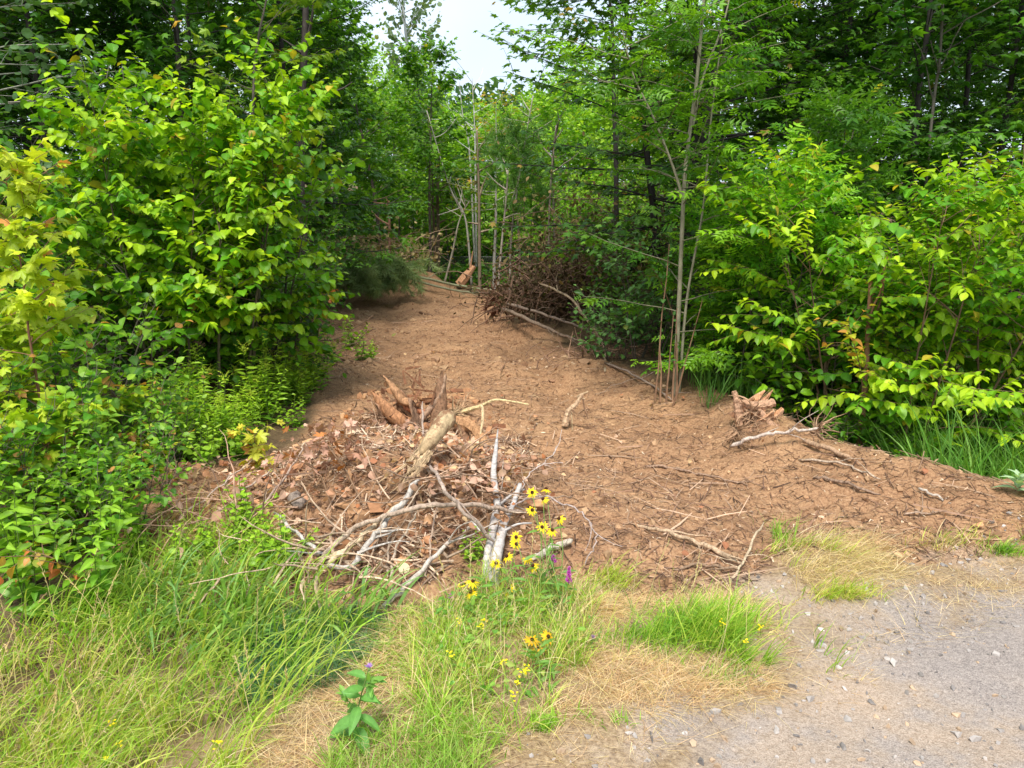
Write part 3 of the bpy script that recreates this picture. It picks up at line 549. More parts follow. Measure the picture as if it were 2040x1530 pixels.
# extra leaf-coloured accents
def spray(name, label, pts, kind, size, pal, cat='branch', mat=None, r=.006, bark=(.2, .12, .07), ntw=7, twl=.22, spacing=.05, droop=.4, up=.7, seed=1, jit=.4, pairs=False):
    pts = np.array(pts); base = pts[0]; root = thing(name, label, cat, base); g3 = np.random.default_rng(seed)
    c = catmull(pts - base); tr = MB(); lv = Leaves(kind, seed); tr.tube(c, (r, r * .3), bark, 5, False, .1)
    lv.along(c, spacing, size, pal, 1, droop, up, jit, .4, pairs=pairs)
    for j in range(ntw):
        f = .3 + .7 * (j + .5) / ntw; i = min(int(f * (len(c) - 1)), len(c) - 2); td = nrmz(c[i + 1] - c[i]); sd_ = nrmz(np.cross(td, Z)) * (1 if j % 2 else -1)
        tp = arc(g3, c[i], td * .7 + sd_ * .8 + .3 * g3.normal(size=3), twl * (.6 + .6 * g3.random()), 4, -.05, .1); tr.tube(tp, (r * .45, .001), bark, 4, False)
        lv.along(tp, spacing, size, pal, 1, droop, up, jit, .15, pairs=pairs)
    tr.build('stem', M_bark, root); lv.build('leaves', mat or M_leaf, root); return root
RED = ((.40, .20, .05), (.52, .24, .10), (.30, .28, .04), .25)
WITH = ((.44, .24, .16), (.62, .42, .32), (.5, .2, .07), .12)
b_ = P(1722, 800, 5.5)
spray('yellowing_branch', 'yellowing leafy branch low on the elm bush stem', [P(1722, 830, 5.5), P(1715, 740, 5.4), P(1700, 680, 5.3), P(1690, 640, 5.25)], 'ovate', .075, ((.38, .40, .03), (.6, .48, .04), (.6, .3, .05), .2), ntw=8, seed=3, spacing=.045)
spray('pale_branch', 'pale bluish leafy branch reaching left of the pale ash trunk', [P(1345, 640, 7.3), P(1320, 570, 7.2), P(1285, 510, 7.1), P(1270, 480, 7.0)], 'ovate', .085, BLU, ntw=7, seed=4, spacing=.05, up=.6)
spray('maple_seedling', 'yellow maple seedling on the left slope of the debris mound', [G(530, 1000), P(525, 940, 4.35), P(510, 890, 4.3), P(505, 862, 4.3)], 'maple', .095, ((.42, .46, .04), (.6, .55, .06), (.6, .3, .08), .1), 'sapling', ntw=8, seed=5, twl=.16, spacing=.06, pairs=True)
spray('maple_seedling', 'small yellow maple seedling above the bare soil hollow', [G(330, 960), P(320, 920, 4.5), P(300, 895, 4.4), P(285, 880, 4.4)], 'maple', .085, ((.34, .42, .03), (.5, .5, .05), (.6, .3, .08), .1), 'sapling', ntw=7, seed=6, twl=.16, spacing=.06, pairs=True)
spray('vine', 'low vine with reddened leaves at the left edge', [G(210, 1180), P(150, 1140, 3.1), P(100, 1110, 3.05), P(50, 1095, 3.1)], 'broad', .055, ((.25, .30, .03), (.5, .22, .06), (.5, .15, .04), .3), 'vine', ntw=8, seed=7, twl=.2, spacing=.05)
spray('vine', 'low vine with yellow-green and orange leaves left of the soil hollow', [G(250, 1130), P(230, 1085, 3.7), P(200, 1050, 3.7), P(150, 1040, 3.8)], 'broad', .08, ((.20, .33, .03), (.4, .36, .05), (.6, .3, .06), .2), 'vine', ntw=8, seed=8, twl=.2, spacing=.05)
spray('reddened_branch', 'maple twig with orange-red leaves below the tall sapling', [P(60, 900, 4.3), P(80, 880, 4.25), P(105, 865, 4.2), P(120, 870, 4.2)], 'maple', .12, ((.5, .2, .08), (.6, .3, .12), (.45, .4, .05), .2), ntw=2, seed=9, twl=.1, spacing=.06)
spray('bluish_plant', 'low plant with bluish green oval leaves left of the goldenrods', [G(235, 955), P(230, 910, 4.6), P(225, 880, 4.5), P(220, 860, 4.5)], 'broad', .08, ((.06, .2, .06), (.12, .3, .10), (.2, .3, .05), .01), 'plant', ntw=9, seed=10, twl=.2, spacing=.045, up=.8, droop=.3)
spray('orange_leaved_branch', 'branch with orange and yellow leaves at the left track edge', [G(585, 660), P(600, 630, 10.2), P(620, 600, 10.1), P(640, 585, 10.0)], 'ovate', .085, ((.5, .3, .05), (.65, .42, .08), (.6, .2, .05), .2), ntw=9, seed=11, twl=.35, spacing=.06)
for k, (pts, lab) in enumerate([([(720, 1000), (690, 940), (655, 890), (625, 840)], 'withered maple branch with pinkish brown leaves left of the big stump'), ([(660, 1010), (640, 950), (610, 920), (570, 900)], 'withered maple branch with curled pale brown leaves above the seedling'), ([(760, 960), (720, 900), (690, 870), (660, 860)], 'withered maple branch leaning towards the big stump')]):
    spray('withered_branch', lab, [Lp(*pts[0], .05), Lp(*pts[1], .12), Lp(*pts[2], .22), Lp(*pts[3], .25)], 'maple', .07, ((.40, .22, .15), (.58, .36, .27), (.45, .18, .06), .2), ntw=9, seed=20 + k, twl=.22, spacing=.07, mat=M_dead, jit=.8, up=.2, droop=.6)
for k, (pts, lab) in enumerate([([(860, 1010), (920, 1000), (985, 985), (1020, 960)], 'withered twig with brown oval leaves above the long grey branch'), ([(870, 1090), (930, 1060), (990, 1040), (1010, 1010)], 'withered twig with brown oval leaves below the long grey branch'),
                                ([(760, 1010), (810, 970), (860, 950), (900, 960)], 'withered twig with orange-brown leaves across the yellow log'), ([(560, 1010), (600, 990), (650, 975), (690, 985)], 'withered twig with pale leaves in the left part of the mound'), ([(1010, 940), (1030, 920), (1060, 910), (1070, 915)], 'withered twig with rust leaves right of the birch limb')]):
    spray('withered_branch', lab, [Lp(*pts[0], .04), Lp(*pts[1], .12), Lp(*pts[2], .16), Lp(*pts[3], .12)], 'broad', .04, ((.38, .2, .12), (.56, .33, .2), (.35, .14, .06), .2), ntw=7, seed=40 + k, twl=.18, spacing=.045, mat=M_dead, jit=.8, up=.3, droop=.4)

# goldenrods and other tall weeds
def herb(name, label, cat, h, kind, size, pal, n=1, spacing=.02, group=None, top=None, seed=1, ang=1.15, droop=.1, up=.6, lean=.1, loc=(0, 0, 0), r=.0035):
    g3 = np.random.default_rng(seed); root = thing(name, label, cat, loc, group); st = MB(); lv = Leaves(kind, seed)
    for i in range(n):
        s = arc(g3, A(g3.normal() * .05 * (n > 1), g3.normal() * .05 * (n > 1), -.03), A(g3.normal() * lean, g3.normal() * lean, 1), h * (.75 + .3 * g3.random()), 8, 0, .04)
        st.tube(s, (r, r * .4), (.14, .2, .05), 5, False)
        m = int(h / spacing); u = np.linspace(.12, 1, m); q = np.stack([np.interp(u, np.linspace(0, 1, 9), s[:, k]) for k in range(3)], -1)
        az = np.arange(m) * 2.4 + g3.random(); d = np.stack([np.cos(az), np.sin(az), .35 + 0 * az], -1) + .2 * g3.normal(size=(m, 3)); d[:, 2] -= droop
        f = np.clip(u * .9 + .2 * g3.normal(size=m), 0, 1)[:, None]; c = np.asarray(pal[0]) * (1 - f) + np.asarray(pal[1]) * f
        lv.put(q, d, A(0, 0, 1) * up + .3 * g3.normal(size=(m, 3)) - d * .3, size * (1.15 - .65 * u ** 3) * (.8 + .4 * g3.random(m)), c * (.85 + .3 * g3.random((m, 1))))
    st.build('stem', M_leaf, root); lv.build('leaves', M_leaf, root)
    if top:
        tp = Leaves('diamond', seed + 1); s_ = s[-1]; m = 110
        for j in range(7):
            a = j * 2.4; e = arc(g3, s[-1] - A(0, 0, .012 * j), A(math.cos(a), math.sin(a), 1.1), .09, 4, -.1, .1); tp.along(e, .006, .016, (top, np.asarray(top) * 1.3), 1, 0, .4, .8)
        tp.build('flower_plume', M_petal, root)
    return root
gold = herb('goldenrod', 'tall goldenrod in bud beside the track edge, foremost of its patch', 'weed', .85, 'lance', .105, ((.12, .28, .015), (.38, .56, .03)), 3, .022, 'goldenrods left of the dirt track', (.42, .5, .05), 31, loc=XY(pxx(520, 6.2), 6.2))
gold2 = herb('goldenrod', 'bushy goldenrod in bud at the foot of the hazel bush', 'weed', .75, 'lance', .1, ((.12, .28, .015), (.34, .54, .03)), 4, .022, 'goldenrods left of the dirt track', (.35, .45, .05), 32, loc=XY(pxx(380, 5.8), 5.8))
gg = np.random.default_rng(8)
for i in range(58):
    px = gg.uniform(290, 630); y = max(4.95, 4.95 + (px - 440) * .011) + gg.uniform(.05, 1.0)
    dup(gold if i % 2 else gold2, XY(pxx(px, y), y), gg.random() * 6.3, gg.uniform(.5, .85), 'leafy goldenrod in the patch between the hazel bush and the debris mound', 'goldenrods left of the dirt track')
for (px, y, sc, lab) in [(215, 3.7, .6, 'low green shrub between the soil hollow and the vines'), (280, 4.75, .6, 'low green shrub above the soil hollow')]:
    dup(pu2, XY(pxx(px, y), y), g.random() * 6.3, sc, lab, US)
for (px, y, sc, lab) in [(180, 3.45, .9, 'lower right'), (260, 3.6, .7, 'next to the straw slope'), (240, 3.95, .8, 'left of the hollow'), (90, 3.15, 1.0, 'over the grass')]: pass
weed = herb('leafy_weed', 'upright broad-leaved weed at the left border', 'weed', .72, 'oval', .095, ((.09, .25, .015), (.27, .46, .03)), 4, .028, 'weeds at the left edge', None, 33, loc=XY(pxx(90, 3.7), 3.7), lean=.15)
for (px, y, sc, wh) in [(30, 3.5, 1, 'second from the border'), (150, 3.65, .9, 'right of the vine'), (190, 4.0, 1, 'beside the soil hollow'), (-30, 3.3, 1.1, 'at the very border'), (60, 4.1, 1.2, 'tallest of the group'), (220, 4.4, .8, 'rearmost by the soil hollow'), (10, 3.1, .9, 'nearest the tall grass'), (170, 3.3, .9, 'at the right end of the group'), (240, 3.55, .7, 'small one next to the straw slope'), (120, 3.1, .8, 'overhanging the tall grass')]:
    dup(weed, XY(pxx(px, y), y), gg.random() * 6.3, sc, 'upright broad-leaved weed at the lower left, ' + wh, 'weeds at the left edge')
spw = herb('spurge_weed', 'bright green small-leaved weed growing on the left end of the mound', 'weed', .3, 'ovate_lo', .045, ((.14, .3, .02), (.32, .5, .03)), 7, .018, 'bright weeds on the mound', None, 34, loc=G(500, 1040), lean=.3)
for (px, py, sc, lab) in [(490, 1075, .8, 'lower bright green weed below the maple seedling'), (545, 1095, .8, 'bright weed in front of the grey branch ends'), (465, 1120, .9, 'bright weed between straw slope and tall grass'), (350, 1130, .9, 'bright weed at the upper border of the tall grass'), (400, 930, 1.0, 'bright weed under the goldenrods above the mound'), (470, 915, 1.1, 'bright weed under the goldenrods left of the seedling'), (600, 850, 1.0, 'bright weed at the top of the withered branches'), (290, 1120, .8, 'bright weed beside the low vine'), (520, 1150, 1.0, 'bright weed over the rotten root'), (575, 1110, .9, 'bright weed nearest the fork of the grey branch'), (420, 1100, .7, 'bright weed at the edge of the straw'), (955, 1120, .6, 'small bright weed left of the birch limb')]:
    dup(spw, G(px, py), gg.random() * 6.3, sc, lab, 'bright weeds on the mound')
for (px, y, sc, lab) in [(645, 8.0, .9, 'small weeds on the left track bank'), (690, 10.3, 1.3, 'green weed on the upper left track bank'), (720, 9.3, 1.0, 'yellowish weed beside a stick on the track bank'), (605, 7.3, 1.1, 'green weed at the track edge above the withered branch'), (655, 9.2, 1.2, 'green weed against the left track edge')]:
    dup(spw, XY(pxx(px, y), y), gg.random() * 6.3, sc * 1.3, lab, 'small weeds on the track bank')
#@@DEBRIS
# ------------------------------------------------------------------ fallen wood
GREY = (.42, .37, .33); PALE = (.62, .52, .42); TAN = (.45, .30, .18); BRN = (.24, .14, .09); WHITE = (.66, .62, .60)
def fallen(name, label, pts, r0, r1, col, cat='branch', twigs=0, seed=1, col2=None, sides=7, mat=None, group=None, wobble=.006, tl=.18):
    g3 = np.random.default_rng(seed); W = np.array([Lp(*p) if len(p) == 3 else P(p[0], p[1], p[3]) for p in pts]); base = W[0].copy()
    c = catmull(W - base, 6) if len(W) > 2 else np.linspace(W[0] - base, W[1] - base, 9)
    c[1:-1] += wobble * g3.normal(size=c[1:-1].shape); mb = MB(); q_ = np.linspace(r0, r1, len(c)) * np.where(np.arange(len(c)) == 0, .45, 1) * np.where(np.arange(len(c)) == len(c) - 1, .35, 1); mb.tube(c, q_, col, sides, True, .28, seed, col2)
    tw = MB()
    for j in range(twigs):
        i = int((.25 + .7 * g3.random()) * (len(c) - 1)); td = nrmz(c[min(i + 1, len(c) - 1)] - c[max(i - 1, 0)])
        tp = arc(g3, c[i], td + .9 * g3.normal(size=3) * A(1, 1, .5) + A(0, 0, .2), tl * (.5 + g3.random()), 5, -.05, .15); tw.tube(tp, (max(r1 * .5, .003), .0015), col, 4, False)
    if twigs:
        root = thing(name, label, cat, base, group); mb.build('limb', mat or M_wood, root, smooth=True); tw.build('twigs', M_wood, root); return root
    o = mb.build(name, mat or M_wood, None, smooth=True); o.location = tuple(base); return tag(o, label, cat, group)
B = fallen
B('fallen_branch', 'long pale brown branch arching across the whole debris mound', [(632, 1125, .03), (690, 1065, .12), (760, 1030, .2), (850, 1008, .22), (940, 1005, .22), (1045, 1020, .12)], .014, .011, (.5, .38, .28), twigs=4, seed=1, col2=(.38, .28, .22))
B('fallen_branch', 'smooth grey branch rising from the forked end to the yellow log', [(640, 1128, .07), (700, 1128, .06), (735, 1080, .1), (780, 1030, .15), (835, 955, .18)], .011, .017, (.48, .43, .38), twigs=3, seed=2)
B('fallen_branch', 'pale split branch lying just above the grey forked one', [(650, 1122, .05), (700, 1085, .09), (745, 1050, .11), (800, 1000, .1)], .018, .01, (.62, .47, .3), seed=3)
B('fallen_branch', 'thin grey branch crossing diagonally in front of the yellow log', [(842, 800, 0, 5.0), (844, 880, 0, 4.6), (868, 945, .32), (915, 1010, .28), (985, 1080, .12)], .007, .010, (.42, .32, .26), twigs=2, seed=4)
B('fallen_branch', 'grey stick leaning from the foot of the mound to the birch limb', [(758, 1215, .02), (815, 1160, .05), (870, 1105, .07), (945, 1045, .1)], .014, .008, (.55, .47, .4), twigs=2, seed=5)
B('fallen_branch', 'thin pale stick standing against the mound face left of the cut disc', [(778, 1180, .02), (783, 1110, .05), (810, 1060, .08), (830, 1020, .12)], .007, .005, (.5, .4, .3), seed=6)
B('fallen_branch', 'shorter pale stick on the mound face beside the tall one', [(772, 1150, .02), (775, 1080, .05), (782, 1045, .08)], .006, .004, (.5, .38, .28), seed=7)
B('fallen_branch', 'thin upright stick on the mound face right of the cut disc', [(850, 1150, .02), (856, 1090, .05), (870, 1010, .12)], .005, .004, (.42, .3, .22), seed=8)
B('fallen_branch', 'whippy bare shoot curving in a hoop right of the flowers', [(1010, 1010, .15), (1070, 990, .16), (1130, 1005, .15), (1172, 1035, .14), (1187, 1080, .1), (1165, 1125, .02)], .0055, .003, (.48, .38, .34), twigs=2, seed=9)
B('fallen_branch', 'thin shoot running right from the birch limb over the dirt', [(1000, 1000, .12), (1070, 990, .13), (1145, 990, .06)], .006, .003, (.4, .28, .2), twigs=3, seed=10)
B('fallen_branch', 'forked thin twigs standing up right of the birch limb', [(1035, 1000, .1), (1050, 950, .2), (1090, 915, .2), (1110, 890, .2)], .004, .002, (.55, .45, .4), twigs=6, seed=12)
B('fallen_branch', 'brown stick among the withered leaves on the left slope', [(480, 1050, .02), (560, 960, .06), (610, 880, .15)], .009, .005, (.45, .33, .26), twigs=3, seed=13)
B('fallen_branch', 'long bleached stick on the left slope below the seedling', [(420, 1040, .02), (480, 985, .05), (540, 935, .08)], .008, .006, (.5, .38, .3), seed=14)
B('fallen_branch', 'second bleached stick on the left slope', [(355, 1035, .02), (430, 975, .05), (520, 900, .1)], .006, .004, (.5, .38, .3), seed=15)
B('fallen_branch', 'grey stick pushed under the left end of the grey fork', [(545, 1020, .02), (600, 1070, .05), (650, 1110, .05)], .009, .010, (.55, .5, .46), twigs=2, seed=16)
B('short_log', 'short grey-brown log section between withered leaves', [(585, 985, .03), (600, 1010, .03)], .035, .034, (.3, .24, .2), cat='log', seed=17)
B('rotten_log', 'dark rotten root half buried in grass left of the mound', [(505, 1190, .0), (560, 1160, .03), (620, 1130, .03)], .035, .015, (.22, .12, .07), cat='log', twigs=5, seed=18)
B('fallen_branch', 'pale cut pole end lying right of the flowers', [(1060, 1115, .03), (1105, 1088, .04), (1140, 1075, .05)], .017, .015, (.6, .52, .42), seed=19)
B('fallen_branch', 'peeled stick with dark knots lying on the dirt at centre right', [(1262, 1043, .02), (1330, 1062, .03), (1400, 1085, .03), (1468, 1116, .03)], .008, .015, (.48, .34, .22), twigs=3, seed=21)
B('fallen_branch', 'small upright splinter at the left end of the peeled stick', [(1285, 1088, .0), (1272, 1050, .08), (1252, 1015, .14)], .007, .003, (.36, .2, .11), seed=22)
B('fallen_branch', 'pale root leaning from the peeled stick towards the grass', [(1440, 1180, .0), (1480, 1120, .03), (1522, 1040, .08)], .007, .006, (.55, .42, .28), twigs=3, seed=23)
B('fallen_branch', 'brown stick parallel to the peeled one, lower down', [(1340, 1135, .01), (1400, 1125, .02), (1470, 1135, .03)], .007, .008, (.3, .2, .13), twigs=2, seed=24)
B('fallen_branch', 'slender dark stick lying across the middle of the dirt', [(1285, 928, .01), (1350, 935, .02), (1420, 950, .02), (1490, 968, .01)], .009, .006, (.34, .22, .15), twigs=3, seed=25)
B('fallen_branch', 'pale stick lying over the right-hand root heap', [(1455, 890, .05), (1510, 868, .1), (1570, 860, .12), (1630, 852, .12)], .016, .009, (.55, .45, .38), twigs=3, seed=26)
B('fallen_branch', 'thick brown root at the crest of the right dirt bank', [(1600, 880, .03), (1650, 892, .05), (1700, 915, .04)], .02, .014, (.42, .27, .17), seed=27)
B('fallen_branch', 'long pale stick sloping down the right dirt bank', [(1590, 915, .02), (1680, 925, .03), (1755, 955, .03)], .009, .006, (.5, .38, .28), twigs=2, seed=28)
B('fallen_branch', 'grey stick resting near the right border of the bank', [(1830, 972, .03), (1860, 985, .03), (1895, 1002, .02)], .009, .006, (.48, .4, .33), seed=29)
B('fallen_branch', 'brown stick half buried lower on the right bank', [(1620, 950, .01), (1690, 965, .02), (1755, 985, .01)], .013, .007, (.3, .2, .14), twigs=2, seed=30)
B('fallen_branch', 'pair of short twigs at the foot of the right bank', [(1800, 1025, .01), (1840, 1022, .02), (1870, 1018, .02)], .007, .004, (.4, .28, .2), twigs=4, seed=31)
B('fallen_branch', 'dark stick across the track at the left bend', [(640, 700, .02), (690, 718, .03), (750, 728, .01)], .016, .009, (.22, .13, .08), twigs=2, seed=32)
B('fallen_branch', 'black stick at the left track edge below the orange leaves', [(605, 615, .12), (650, 605, .1), (690, 597, .05)], .03, .015, (.10, .06, .04), twigs=4, seed=33, tl=.4)
B('fallen_branch', 'small dark stick in the middle of the upper track', [(840, 672, .01), (885, 665, .02)], .02, .012, (.22, .12, .07), seed=34)
B('fallen_branch', 'small dark stick near the crest of the track', [(835, 622, .01), (862, 628, .02)], .02, .014, (.22, .12, .07), seed=35)
B('fallen_branch', 'grey pole lying at the foot of the dark trees right of the track', [(1205, 722, .02), (1260, 745, .06), (1310, 775, .06), (1338, 797, .02)], .014, .009, (.34, .25, .2), twigs=6, seed=36, tl=.5)
B('bent_sapling', 'bent bare sapling arching out of the brush pile to the ground', [(1205, 740, .02), (1203, 690, 0, 9.6), (1172, 640, 0, 10.2), (1130, 590, 0, 10.6), (1075, 565, 0, 11)], .02, .016, (.48, .36, .24), 'sapling', twigs=5, seed=37, tl=.5)
B('fallen_log', 'long grey log lying out from the root mass of the brush pile', [(1000, 615, .35), (1060, 640, .3), (1120, 668, .15), (1160, 680, .1)], .032, .014, (.26, .19, .14), 'log', twigs=4, seed=38, tl=.5)
B('fallen_log', 'second grey log beside the first at the brush pile', [(1010, 605, .45), (1080, 625, .35), (1150, 650, .25), (1190, 668, .15)], .026, .012, (.24, .18, .14), 'log', twigs=4, seed=39, tl=.5)
# greenish poles felled at the far end
B('fallen_pole', 'upper greenish felled pole at the far end of the track', [(775, 535, .2), (850, 555, .35), (920, 570, .3), (1000, 580, .25)], .035, .025, (.26, .27, .16), 'pole', twigs=3, seed=40, tl=.6)
B('fallen_pole', 'lower greenish felled pole at the far end of the track', [(790, 545, .2), (860, 568, .2), (930, 582, .15), (1000, 585, .15)], .03, .022, (.24, .24, .15), 'pole', twigs=3, seed=41, tl=.6)
def dead_trunk(label, pts, y, r0, r1, col, name='dead_tree', twigs=6, seed=1, cat='tree', tl=.7):
    W = np.array([P(a, b_, y) for a, b_ in pts]); base = W[0].copy(); base[2] = Hs(base[0], base[1]) - .05; W[0] = base
    c = catmull(W - base, 6); mb = MB(); mb.tube(c, (r0 * (.62 if y > 15 else 1), r1 * (.62 if y > 15 else 1)), np.asarray(col) * (.75 if y > 15 else 1), 7, True, .12, seed); g3 = np.random.default_rng(seed); tw = MB()
    root = thing(name, label, cat, base)
    for j in range(twigs):
        i = int((.4 + .58 * g3.random()) * (len(c) - 1)); tp = arc(g3, c[i], g3.normal(size=3) * A(1, .6, .4) + A(0, 0, .7), tl * (.4 + g3.random()), 5, .02, .12); tw.tube(tp, (r1 * .7, .005), col, 4, False)
    mb.build('trunk', M_bark, root, smooth=True)
    if twigs: tw.build('branches', M_bark, root)
dead_trunk('thin bare grey trunk kinked at mid height at the track end', [(940, 548), (932, 470), (922, 420), (895, 370), (850, 220)], 19, .05, .02, (.42, .40, .34), seed=2)
dead_trunk('straight brown trunk at the track end', [(956, 575), (955, 480), (954, 380), (950, 260)], 18.5, .075, .04, (.26, .2, .14), name='young_tree', seed=3)
dead_trunk('pale slim trunk right of the straight brown one', [(990, 575), (1000, 480), (1008, 400), (1012, 340)], 17.5, .045, .03, (.42, .36, .3), name='young_tree', seed=4)
dead_trunk('pale slim leaning trunk, rightmost at the track end', [(1015, 565), (1018, 480), (1030, 380), (1050, 260), (1062, 190)], 18, .045, .02, (.5, .45, .38), name='young_tree', seed=5)
dead_trunk('dark brown trunk left of the kinked grey one', [(873, 535), (873, 460), (872, 380), (875, 300)], 20.5, .09, .06, (.22, .17, .11), name='young_tree', seed=6, twigs=3)
dead_trunk('thin grey leaning dead stem at the track end', [(885, 560), (902, 500), (915, 440), (935, 400)], 19, .05, .02, (.42, .38, .3), seed=7)
dead_trunk('reddish brown snag beside the earth mound', [(775, 520), (776, 460), (774, 400)], 18.5, .07, .05, (.40, .22, .14), seed=8, twigs=3)
dead_trunk('thin grey trunk behind the brush pile', [(1093, 495), (1094, 430), (1100, 330), (1108, 250)], 18, .05, .03, (.3, .26, .2), name='young_tree', seed=9)
dead_trunk('bare white dead birch rising against the sky gap', [(948, 420), (947, 330), (945, 240), (940, 150)], 22, .05, .015, (.62, .6, .58), seed=10, twigs=9, tl=1.1)
dead_trunk('bare white dead birch leaning left at the sky gap', [(946, 400), (935, 300), (922, 230), (915, 160)], 22.3, .05, .012, (.6, .58, .54), seed=11, twigs=7, tl=.9)
dead_trunk('bare grey dead top left of the sky gap', [(818, 240), (817, 160), (815, 110)], 26, .05, .012, (.45, .43, .42), seed=12, twigs=6, tl=.8)
dead_trunk('thin black trunk seen high in the left wood', [(600, 400), (598, 300), (602, 200), (608, 60), (610, -80)], 10, .05, .04, (.06, .05, .045), name='young_tree', seed=14, twigs=5)
dead_trunk('grey trunk high in the right wood', [(1848, 420), (1855, 250), (1872, 120), (1880, -40)], 8.9, .02, .013, (.15, .13, .10), name='young_tree', seed=15, twigs=6)
dead_trunk('brown stem of the elm bush with peeling reddish bark', [(1715, 862), (1722, 780), (1728, 680), (1735, 560)], 5.75, .028, .016, (.3, .15, .08), name='dead_sapling', seed=16, twigs=5, tl=.4)
dead_trunk('thin dark stem in the hollow right of the stump', [(1640, 850), (1645, 760), (1640, 660)], 6.2, .02, .014, (.2, .14, .09), name='dead_sapling', seed=17, twigs=5, tl=.4)
dead_trunk('slim brown stem behind the right-hand stump', [(1455, 790), (1460, 710), (1465, 640)], 7.6, .02, .014, (.26, .17, .1), name='dead_sapling', seed=18, twigs=4, tl=.4)
# bare arching twigs at the top left
W = np.array([P(a, b_, 7.0) for a, b_ in [(-20, 205), (60, 200), (120, 175), (200, 170), (218, 130)]]); base = W[0].copy(); mb = MB(); mb.tube(catmull(W - base), (.008, .003), (.22, .2, .16), 5, False, .1); o = mb.build('bare_twig', M_bark); o.location = tuple(base); tag(o, 'bare grey twig reaching in from the left border', 'branch')
# special crowns near the sky
gs = np.random.default_rng(44)
plant('poplar_tree', 'pale airy poplar with tiny leaves against the sky', 'tree', XY(pxx(830, 30), 30), gs, 12.0, 'round', .19, ((.16, .24, .13), (.24, .33, .16), (.3, .33, .05), .1), r0=.13, bark=(.35, .36, .36), cb=.5, nb=42, bl=1.9, prof='round', elev=(.5, 1.1), ntw=6, twl=.9, spacing=.12, up=.3, jit=.9, mat=M_dull)
plant('locust_tree', 'small dark tree top poking up into the sky gap', 'tree', XY(pxx(878, 25), 25), gs, 6.6, 'maple_lo', .2, ((.06, .13, .035), (.10, .19, .05), (.2, .2, .05), .01), r0=.07, bark=(.08, .08, .07), cb=.4, nb=24, bl=1.1, prof='cone', elev=(.1, .7), ntw=5, twl=.5, spacing=.13, up=.7)
plant('birch_tree', 'yellow-leaved young birch in the middle of the far thicket', 'tree', XY(pxx(985, 19.5), 19.5), gs, 4.7, 'diamond', .15, YEL, r0=.05, bark=(.45, .42, .38), cb=.42, nb=24, bl=1.2, prof='round', elev=(.0, .6), ntw=6, twl=.45, spacing=.1, up=1.1, jit=.3)
plant('pine_tree', 'young bright green pine at the far end of the track', 'tree', XY(pxx(1035, 18.2), 18.2), gs, 3.6, 'needle', .26, ((.07, .18, .03), (.14, .3, .04)), r0=.04, bark=(.3, .24, .18), cb=.5, nb=26, bl=1.15, prof='flat', elev=(.0, .5), ntw=6, twl=.5, spacing=.1, up=.8)
plant('maple_tree', 'dark slender tree in the far thicket left of the yellow birch', 'tree', XY(pxx(872, 20.6), 20.6), gs, 4.4, 'maple_lo', .15, MID, r0=.06, bark=(.2, .15, .1), cb=.45, nb=24, bl=1.2, prof='flat', elev=(.0, .6), ntw=7, twl=.5, spacing=.1, up=1)
# ------------------------------------------------------------------ stumps, root balls, logs
def ragged_shell(mb, c0, ax, r, length, a0, a1, th, g3, col, jag=.5, n=26, m=9):
    ax = nrmz(ax); u = nrmz(np.cross(ax, A(.2, 1, .3))); v = np.cross(ax, u); an = np.linspace(a0, a1, n); jagh = 1 + jag * (g3.random(n) - .5) + .25 * np.sin(an * 3)
    o_, i_ = [], []
    for j in range(m):
        t_ = j / (m - 1)
        for k in range(n):
            rr = r * (1 + .25 * (1 - t_) ** 2 + .1 * np.sin(an[k] * 5) + .06 * g3.normal())
            h = length * t_ * jagh[k]; e = (np.cos(an[k]) * u + np.sin(an[k]) * v)
            o_.append(c0 + ax * h + e * rr); i_.append(c0 + ax * h + e * max(rr - th * (1.3 - t_), .01))
    V = np.vstack([o_, i_]); N_ = n * m; Q = []
    for j in range(m - 1):
        for k in range(n - 1):
            a = j * n + k; Q.append((a, a + 1, a + n + 1, a + n)); Q.append((N_ + a, N_ + a + n, N_ + a + n + 1, N_ + a + 1))
    for k in range(n - 1):
        a = (m - 1) * n + k; Q.append((a, a + 1, N_ + a + 1, N_ + a)); Q.append((k, N_ + k, N_ + k + 1, k + 1))
    for j in range(m - 1):
        a = j * n; Q.append((a, a + n, N_ + a + n, N_ + a)); a = j * n + n - 1; Q.append((a, N_ + a, N_ + a + n, a + n))
    col = np.asarray(col); C = np.vstack([np.tile(col, (N_, 1)) * (.8 + .4 * g3.random((N_, 1))), np.tile(col * A(1.3, 1.15, 1.0), (N_, 1)) * (.8 + .4 * g3.random((N_, 1)))])
    mb.add(V, None, Q, C)
def roots(mb, c, n, L, r, col, g3, dirb=(0, 0, 0), spread=1, grav=-.05, wob=.3, seg=7):
    for i in range(n):
        d = g3.normal(size=3) * spread + np.asarray(dirb); p = arc(g3, c + .3 * r * g3.normal(size=3), d, L * (.4 + .8 * g3.random()), seg, grav, wob)
        mb.tube(p, (r * (.3 + .8 * g3.random()), r * .08), np.asarray(col) * (.7 + .6 * g3.random()), 5, False, .3, i)
g3 = np.random.default_rng(60)
b = G(815, 862); root = thing('tree_stump', 'shattered reddish brown stump with torn wood behind the yellow log', 'stump', b)
sy = b[1] - .12; q_ = lambda *t_: P(815 + (t_[0] - 815) * 1.12, 862 + (t_[1] - 862) * 1.12, sy + (t_[2] if len(t_) > 2 else 0)) - b
mb = MB(); ragged_shell(mb, q_(815, 862, .12), A(-.3, -.35, 1), .16, .24, 2.2, 6.9, .04, g3, (.30, .18, .115), .8)
